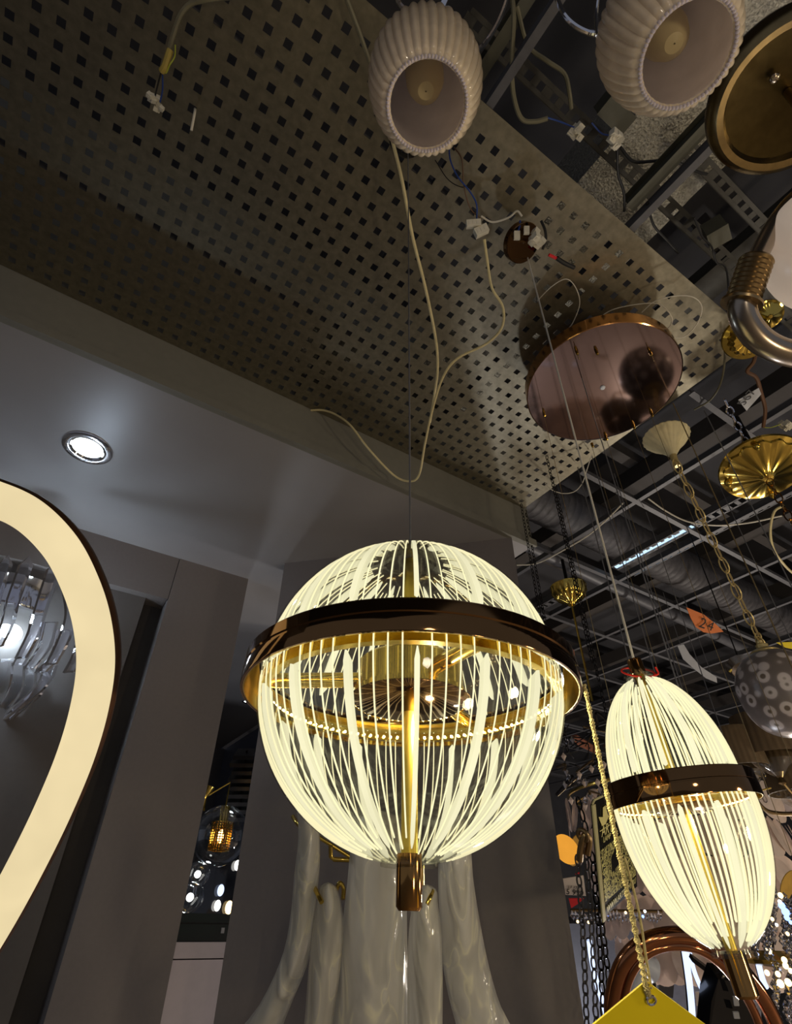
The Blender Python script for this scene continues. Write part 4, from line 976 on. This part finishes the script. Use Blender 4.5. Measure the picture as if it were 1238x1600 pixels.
petal_sheet((667, 1400, 16, 16), [(646, 1412), (641, 1449), (638, 1500), (638, 1548), (638, 1600), (638, 1660)], [(683, 1412), (688, 1450), (690, 1500), (691, 1548), (690, 1600), (690, 1660)], 1.34, 1.20, .03)
G = lambda *P: MB().tube(spline([at(a, b_, d) for a, b_, d in P], 6), .0055, 10)
G((491, 1386, 1.33), (497, 1398, 1.30), (503, 1410, 1.28)).build('gold_hook', 'gold', t)
G((525, 1392, 1.38), (531, 1380, 1.38), (537, 1388, 1.38), (536, 1405, 1.36)).build('gold_hook', 'gold', t)
G((676, 1392, 1.31), (672, 1402, 1.29), (667, 1413, 1.28)).build('gold_hook', 'gold', t)
G((458, 1276, 1.45), (463, 1284, 1.42), (469, 1291, 1.40)).build('gold_hook', 'gold', t)
MB().tube([at(517, 1322, 1.46), at(517, 1338, 1.46), at(522, 1343, 1.46), at(555, 1344, 1.46)], .006, 10).build('frame_bar', 'gold', t)
MB().tube([at(657, 1350, 1.44), at(657, 1384, 1.44)], .011, 12).build('frame_bar', 'gold', t)
MB().tube([at(660, 1330, 1.46), at(555, 1344, 1.50), at(470, 1290, 1.46)], .005, 10).build('frame_bar', 'gold_satin', t)

# ================================================================ STORE BACKGROUND, RIGHT
def cam2(px, py, d): return at(px, py, d)
# pleated drum shades with crystal cups
t = thing('drum_shade_chandelier', 'brown pleated shades over crystal cups at the right edge', 'chandelier', at(1190, 1200, 2.28))
for (a, b_, rr, hh) in ((1150, 1170, 36, 56), (1195, 1150, 44, 60), (1240, 1205, 44, 62)):
    p = at(a, b_, 2.28); R_ = rr/F*2.28; H_ = hh/F*2.28/2
    MB().lathe([(R_*1.04, -H_), (R_*.93, H_), (R_*.9, H_), (R_*1.0, -H_)], p, n=120, closed=True, mod=lambda a, s_: 1+.012*math.sin(a*30)).build('pleated_shade', 'drum_shade', t)
    q = p-Vector((0, 0, H_+.03)); cup = MB()
    cup.lathe([(.02, -.045), (.05, -.02), (.075, 0), (.085, .012)], q, n=24, mod=lambda a, s_: 1+.06*math.sin(a*12)).build('crystal_cup', 'clear_glass', t)
    MB().lathe([(.001, -.08), (.016, -.07), (.01, -.05), (.022, -.03)], q, n=16).build('cup_stem', 'brass_old', t)
    MB().tube(spline([q-Vector((0, 0, .07)), q-Vector((0, 0, .13))+rt*.05, q+rt*.2-Vector((0, 0, .12)), q+rt*.3]), .008, 8).build('curved_arm', 'brass_old', t)
for k in range(16):
    p = at(random.uniform(1120, 1238), random.uniform(1205, 1250), 2.28); MB().ball(p, .01, 6, 4, (1, 1, 1.6)).build('glass_drop', 'crystal', t)

# capiz disc chandelier
cz = at(1075, 1360, 2.8)
t = thing('shell_disc_chandelier', 'chandelier of overlapping round shell discs on gold hoops behind the elongated pendant', 'chandelier', cz)
Rc = .53
for zz in (.30,): MB().torus(cz+Vector((0, 0, zz+.06)), Rc, .009, (0, 0, 1), 80, 8).torus(cz+Vector((0, 0, zz+.02)), Rc*.93, .006, (0, 0, 1), 80, 6).build('gold_hoop', 'gold', t)
hd = math.atan2(-cz.y, -cz.x)
for row in range(5):
    nr = 17
    for k in range(nr):
        a = hd+(k-(nr-1)/2+(.5 if row % 2 else 0))*.185; R_ = Rc-.03*row+random.uniform(-.03, .03)
        p = cz+Vector((R_*math.cos(a), R_*math.sin(a), .25-row*.15+random.uniform(-.015, .015)))
        if pix(p)[0] < 905 and row == 1: continue
        axd = Vector((math.cos(a+random.uniform(-.35, .35)), math.sin(a+random.uniform(-.35, .35)), random.uniform(-.1, .25)))
        MB().lathe([(.0005, .0015), (.082, .001), (.084, 0), (.082, -.001), (.0005, -.0015)], p, axd, 26).build('shell_disc', 'shell_disc', t)
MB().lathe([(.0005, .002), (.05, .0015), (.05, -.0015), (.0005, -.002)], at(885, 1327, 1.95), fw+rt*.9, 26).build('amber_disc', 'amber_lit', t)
MB().lathe([(.0005, .002), (.055, .0015), (.055, -.0015), (.0005, -.002)], at(900, 1328, 2.02), fw-rt*.9, 26).build('amber_disc', 'amber_disc', t)
MB().lathe([(.0005, .002), (.055, .0015), (.055, -.0015), (.0005, -.002)], at(1236, 1385, 1.9), fw-rt*.4, 26).build('amber_disc', 'amber_disc', t)
MB().tube([at(1160, 1243, 1.9), at(1205, 1231, 1.9)], .003, 6).build('gold_hoop', 'gold', t)

# crystal chandelier at the bottom right
cc_ = at(1225, 1470, 1.6)
t = thing('crystal_chandelier', 'sparkling crystal bead chandelier at the lower right edge', 'chandelier', cc_)
mats = ['crystal', 'crystal', 'crystal', 'chrome']
for s_ in range(22):
    b = MB(); a = random.uniform(1178, 1275); z0 = random.uniform(1395, 1425)
    for k in range(10):
        p = at(a+random.uniform(-3, 3), z0+k*8+random.uniform(-2, 2), 1.6+.1*math.sin(s_)); b.lathe([(.0005, -.012), (.0085, 0), (.0005, .01)], p, n=6, smooth=False)
    b.build('crystal_strand', mats[s_ % 4], t)
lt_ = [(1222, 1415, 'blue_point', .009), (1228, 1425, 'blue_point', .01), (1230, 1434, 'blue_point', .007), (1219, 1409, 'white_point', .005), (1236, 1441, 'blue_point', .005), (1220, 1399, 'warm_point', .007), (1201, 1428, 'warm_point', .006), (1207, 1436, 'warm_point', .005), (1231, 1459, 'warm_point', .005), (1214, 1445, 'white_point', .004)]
for (a, b_, m, r) in lt_: MB().ball(at(a, b_, 1.48), r, 8, 6).build('crystal_glint', m, t)  # glowing dots imitate the sparkle of light in the crystals
cg = at(1225, 1565, 1.65)
t = thing('gold_crystal_lamp', 'gold lit crystal lamp below the crystal bead chandelier', 'lamp', cg)
MB().lathe([(.001, -.01), (.09, 0), (.095, .01), (.05, .03)], cg+Vector((0, 0, .09)), n=40).build('top_plate', 'gold', t)
for s_ in range(14):
    b = MB(); a = random.uniform(1200, 1270)
    for k in range(9):
        p = at(a+random.uniform(-4, 4), 1505+k*11, 1.65+.06*math.sin(s_*2)); b.lathe([(.0005, -.016), (.011, 0), (.0005, .012)], p, n=6, smooth=False)
    b.build('crystal_strand', 'crystal', t)
for (a, b_) in ((1202, 1486), (1228, 1509), (1216, 1522), (1220, 1537), (1232, 1535), (1199, 1520), (1236, 1517), (1226, 1500)): MB().ball(at(a, b_, 1.55), random.uniform(.006, .01), 8, 6).build('crystal_glint', 'warm_point', t)  # warm glints of the cut glass, made as glowing dots

# shelf / counter band with sparkles below the discs
o = MB().prism([at(885, 1443, 2.9), at(1190, 1443, 3.1), at(1190, 1640, 3.1), at(885, 1640, 2.9)], fw*.05).build('display_stand', 'grey_board'); o['label'] = 'dark blue grey display panel low behind the copper arch'; o['category'] = 'display'
t = thing('crystal_row', 'row of crystal drops below the shell discs', 'crystal lamp', at(960, 1432, 2.2))
MB().tube([at(892, 1422, 2.25), at(1035, 1424, 2.25)], .006, 6).build('rail', 'brass_old', t)
for k in range(26):
    p = at(895+k*5.4, 1432+random.uniform(-4, 3), 2.2); MB().lathe([(.0005, -.02), (.011, -.004), (.0005, .014)], p, n=6, smooth=False).build('drop', 'crystal', t)
for (a, b_, m) in ((1005, 1432, 'blue_point'), (1008, 1424, 'white_point'), (978, 1426, 'warm_point'), (903, 1440, 'warm_point'), (920, 1441, 'warm_point')): MB().ball(at(a, b_, 2.1), .005, 8, 6).build('crystal_glint', m, t)  # sparkle on the drops added as tiny glowing balls

# copper arch
CD = 1.25
t = thing('copper_arch_lamp', 'polished copper arch of double tube at the bottom right', 'lamp', at(1080, 1600, CD))
arch = [(958, 1700), (957, 1600), (958, 1560), (972, 1510), (1003, 1476), (1045, 1462), (1090, 1466), (1135, 1490), (1170, 1528), (1196, 1566), (1216, 1610), (1245, 1700)]
MB().tube(spline([at(a, b_, CD) for a, b_ in arch], 8), .018, 20).build('outer_tube', 'copper', t)
arch2 = [(972, 1700), (972, 1600), (976, 1555), (988, 1518), (1012, 1490), (1047, 1478), (1088, 1482), (1124, 1504), (1153, 1538), (1176, 1576), (1193, 1620), (1218, 1700)]
MB().tube(spline([at(a, b_, CD-.01) for a, b_ in arch2], 8), .010, 16).build('inner_tube', 'copper', t)
# cool white LED curves
def ledcurve(label, P, r, d):
    t = thing('led_curve', label, 'LED light', at(P[0][0], P[0][1], d))
    q = spline([at(a, b_, d) for a, b_ in P], 8); MB().tube(q, r, 10).build('light_tube', 'cool_tube', t)
    MB().tube([p+fw*.006 for p in q], r*1.12, 8).build('channel', 'dark_metal', t)
ledcurve('cool white LED curve left of the copper arch', [(921, 1470), (925, 1500), (934, 1540), (946, 1580), (960, 1640)], .009, 1.9)
ledcurve('cool white upright LED curve inside the copper arch', [(1069, 1478), (1074, 1510), (1079, 1550), (1082, 1590), (1084, 1640)], .0115, 1.9)
ledcurve('thin cool white LED curve slanting away inside the copper arch', [(1076, 1480), (1086, 1520), (1102, 1556), (1122, 1592), (1150, 1640)], .0075, 1.95)
ledcurve('cool white LED bar right of the elongated pendant tip', [(1179, 1476), (1184, 1500), (1192, 1530), (1197, 1542)], .010, 1.95)
# black lamp and white cones low behind
t = thing('black_frame_lamp', 'black glossy angular lamp head under the tip of the elongated pendant', 'lamp', at(1150, 1570, 1.6))
MB().prism([at(1123, 1530, 1.6), at(1160, 1535, 1.6), at(1190, 1590, 1.55), at(1190, 1640, 1.55), at(1105, 1640, 1.55), at(1112, 1565, 1.6)], fw*.06).build('head', 'black_gloss', t)
MB().prism([at(1084, 1497, 1.7), at(1122, 1525, 1.7), at(1120, 1532, 1.7), at(1082, 1503, 1.7)], fw*.02).build('edge_bar', 'dark_metal', t)
MB().prism([at(1146, 1558, 1.54), at(1154, 1558, 1.54), at(1156, 1572, 1.54), at(1148, 1572, 1.54)], fw*.004).build('label_patch', 'grey_card', t)
MB().prism([at(1146, 1582, 1.54), at(1155, 1582, 1.54), at(1157, 1592, 1.54), at(1148, 1592, 1.54)], fw*.004).build('label_patch', 'grey_card', t)
def coneshade(label, px, py, s_, axv):
    p = at(px, py, 2.3 if px > 1000 else 2.12); t = thing('cone_spotlight', label, 'spotlight', p); R_ = s_/F*2.3
    MB().lathe([(.001, R_*1.6), (R_*.5, R_*1.55), (R_, -R_*.2), (R_*.93, -R_*.2), (R_*.4, R_*1.3)], p, axv, 28).build('shade', 'white_plastic', t)
    MB().tube([p, p+Vector((0, 0, -.3))], .008, 8).build('stalk', 'dark_metal', t)
coneshade('white cone spotlight seen through the copper arch, upper one', 1018, 1514, 17, -rt+up*.5)
coneshade('white cone spotlight seen through the copper arch, lower left one', 990, 1540, 16, rt*.6+up)
o = MB().prism([at(1033, 1480, 2.5), at(1058, 1486, 2.5), at(1052, 1560, 2.5), at(1030, 1552, 2.5)], fw*.1).build('black_spotlight_box', 'black_gloss'); o['label'] = 'black box shaped spotlight behind the copper arch'; o['category'] = 'spotlight'
for k, (a, b_) in enumerate(((1040, 1478), (1093, 1560))):
    if k == 0:
        o = MB().ball(at(1037, 1477, 2.0), .012, 12, 8).build('round_bulb', 'bulb_cream'); o['label'] = 'small round bulb under the crown of the copper arch'; o['category'] = 'bulb'
t = thing('paper_label', 'tiny white price paper between the two LED curves', 'label', at(1095, 1562, 1.88))
MB().prism([at(1087, 1550, 1.88), at(1101, 1548, 1.88), at(1103, 1570, 1.88), at(1089, 1572, 1.88)], fw*.001).build('paper', 'paper', t)

# price tag left of the chains
PD = 2.05
t = thing('price_tag', 'white price tag reading 5 990 with a red flag at the column edge', 'price tag', at(898, 1395, PD))
a0 = [at(880, 1373, PD), at(912, 1368, PD), at(916, 1400, PD), at(884, 1398, PD)]
MB().prism(a0, fw*.002).build('card', 'paper', t)
text('price', '5 990', at(884.5, 1397, PD-.003), a0[1]-a0[0]-up*.02, up, .029, 'ink', t)
text('small_print', 'LF 1731', at(888, 1388, PD-.003), a0[1]-a0[0]-up*.02, up, .015, 'ink', t)
MB().prism([at(889, 1404, PD-.005), at(913, 1404, PD-.005), at(904, 1412, PD-.005), at(893, 1419, PD-.005)], fw*.003).build('red_flag', 'red_card', t)
MB().prism([at(899, 1366, PD-.005), at(906, 1363, PD-.005), at(906, 1370, PD-.005)], fw*.003).build('red_corner', 'red_card', t)

# chains left of the black sign
for k, (x0, x1, y0, y1) in enumerate(((905, 920, 1255, 1330), (916, 932, 1335, 1600), (926, 944, 1340, 1600), (903, 917, 1345, 1600), (940, 956, 1436, 1600))):
    P = [at(x0, y0, 1.6), at((x0+x1)/2+2, (y0+y1)/2, 1.57), at(x1, y1, 1.52)]
    o = chain(MB(), spline(P, 8), .011, .0026, 1.5).build('hanging_chain', 'duct_metal' if k in (1, 3) else 'dark_metal' if k else 'black_gloss'); o['category'] = 'chain'
    o['label'] = ['black curved chain above the knotted hook left of the sign', 'dark chain falling from the knotted hook, middle strand', 'dark chain running along the left edge of the black sign', 'dark chain falling from the knotted hook, left strand', 'dark chain below the lower corner of the black sign'][k]
t = thing('chain_hook', 'old brass hook knot gathering the dark chains', 'hook', at(918, 1315, 1.58))
MB().tube(spline([at(906, 1345, 1.5), at(908, 1325, 1.5), at(914, 1305, 1.5), at(921, 1312, 1.5), at(918, 1335, 1.5)]), .009, 8).build('hook', 'brass_old', t)
MB().torus(at(911, 1305, 1.5), .014, .006, rt+fw, 20, 8).build('ring', 'brass_old', t)

# dark metal clutter between the sphere and the elongated pendant
t = thing('wire_frame_chandelier', 'dark tangle of metal arms and crystals between the two glowing pendants', 'chandelier', at(905, 1190, 2.6))
random.seed(21)
for k in range(26):
    a = random.uniform(875, 950); b_ = random.uniform(1130, 1260)
    P = [at(a, b_, 2.6), at(a+random.uniform(-25, 25), b_+random.uniform(-20, 10), 2.5), at(a+random.uniform(-30, 30), b_+random.uniform(-10, 30), 2.6)]
    MB().tube(spline(P, 5), random.choice((.003, .005, .007)), 6).build('frame_arm', random.choice(('dark_metal', 'brass_old', 'rail_steel')), t)
for k in range(22):
    p = at(random.uniform(878, 950), random.uniform(1150, 1265), 2.5); MB().lathe([(.0005, -.02), (.013, 0), (.0005, .016)], p, n=6, smooth=False).build('glass_drop', random.choice(('crystal', 'chrome', 'shell_disc')), t)
for (a, b_) in ((905, 1166), (930, 1160)): pass
t = thing('wooden_batten', 'short reddish wooden batten above the dark tangle of lamp arms', 'batten', at(915, 1165, 2.8))
MB().prism([at(893, 1153, 2.8), at(903, 1150, 2.8), at(930, 1167, 2.8), at(932, 1178, 2.8), at(905, 1166, 2.8)], fw*.02).build('board', mat('wood_red', rgb(150, 92, 68), .6, nz=.2), t)
for (a, b_) in ((900, 1156), (910, 1162), (922, 1169)): MB().ball(at(a, b_, 2.79), .004, 8, 5).build('screw', 'ink', t)
t = thing('silver_fitting', 'small silver lamp fitting left of the ringed egg lamp', 'lamp', at(1155, 1045, 2.6))
MB().lathe([(.001, -.03), (.05, -.02), (.07, .01), (.03, .03)], at(1160, 1043, 2.6), (.5, .3, 1), 16, mod=lambda a, s_: 1+.08*math.sin(a*8)).build('cup', 'nickel_satin', t)
p = at(1160, 1043, 2.6); MB().tube([p, (p.x, p.y, ZC)], .003, 6).build('rod', 'dark_metal', t)
MB().tube([at(1140, 1050, 2.6), at(1152, 1036, 2.6)], .006, 6).build('pin', 'gold_satin', t)
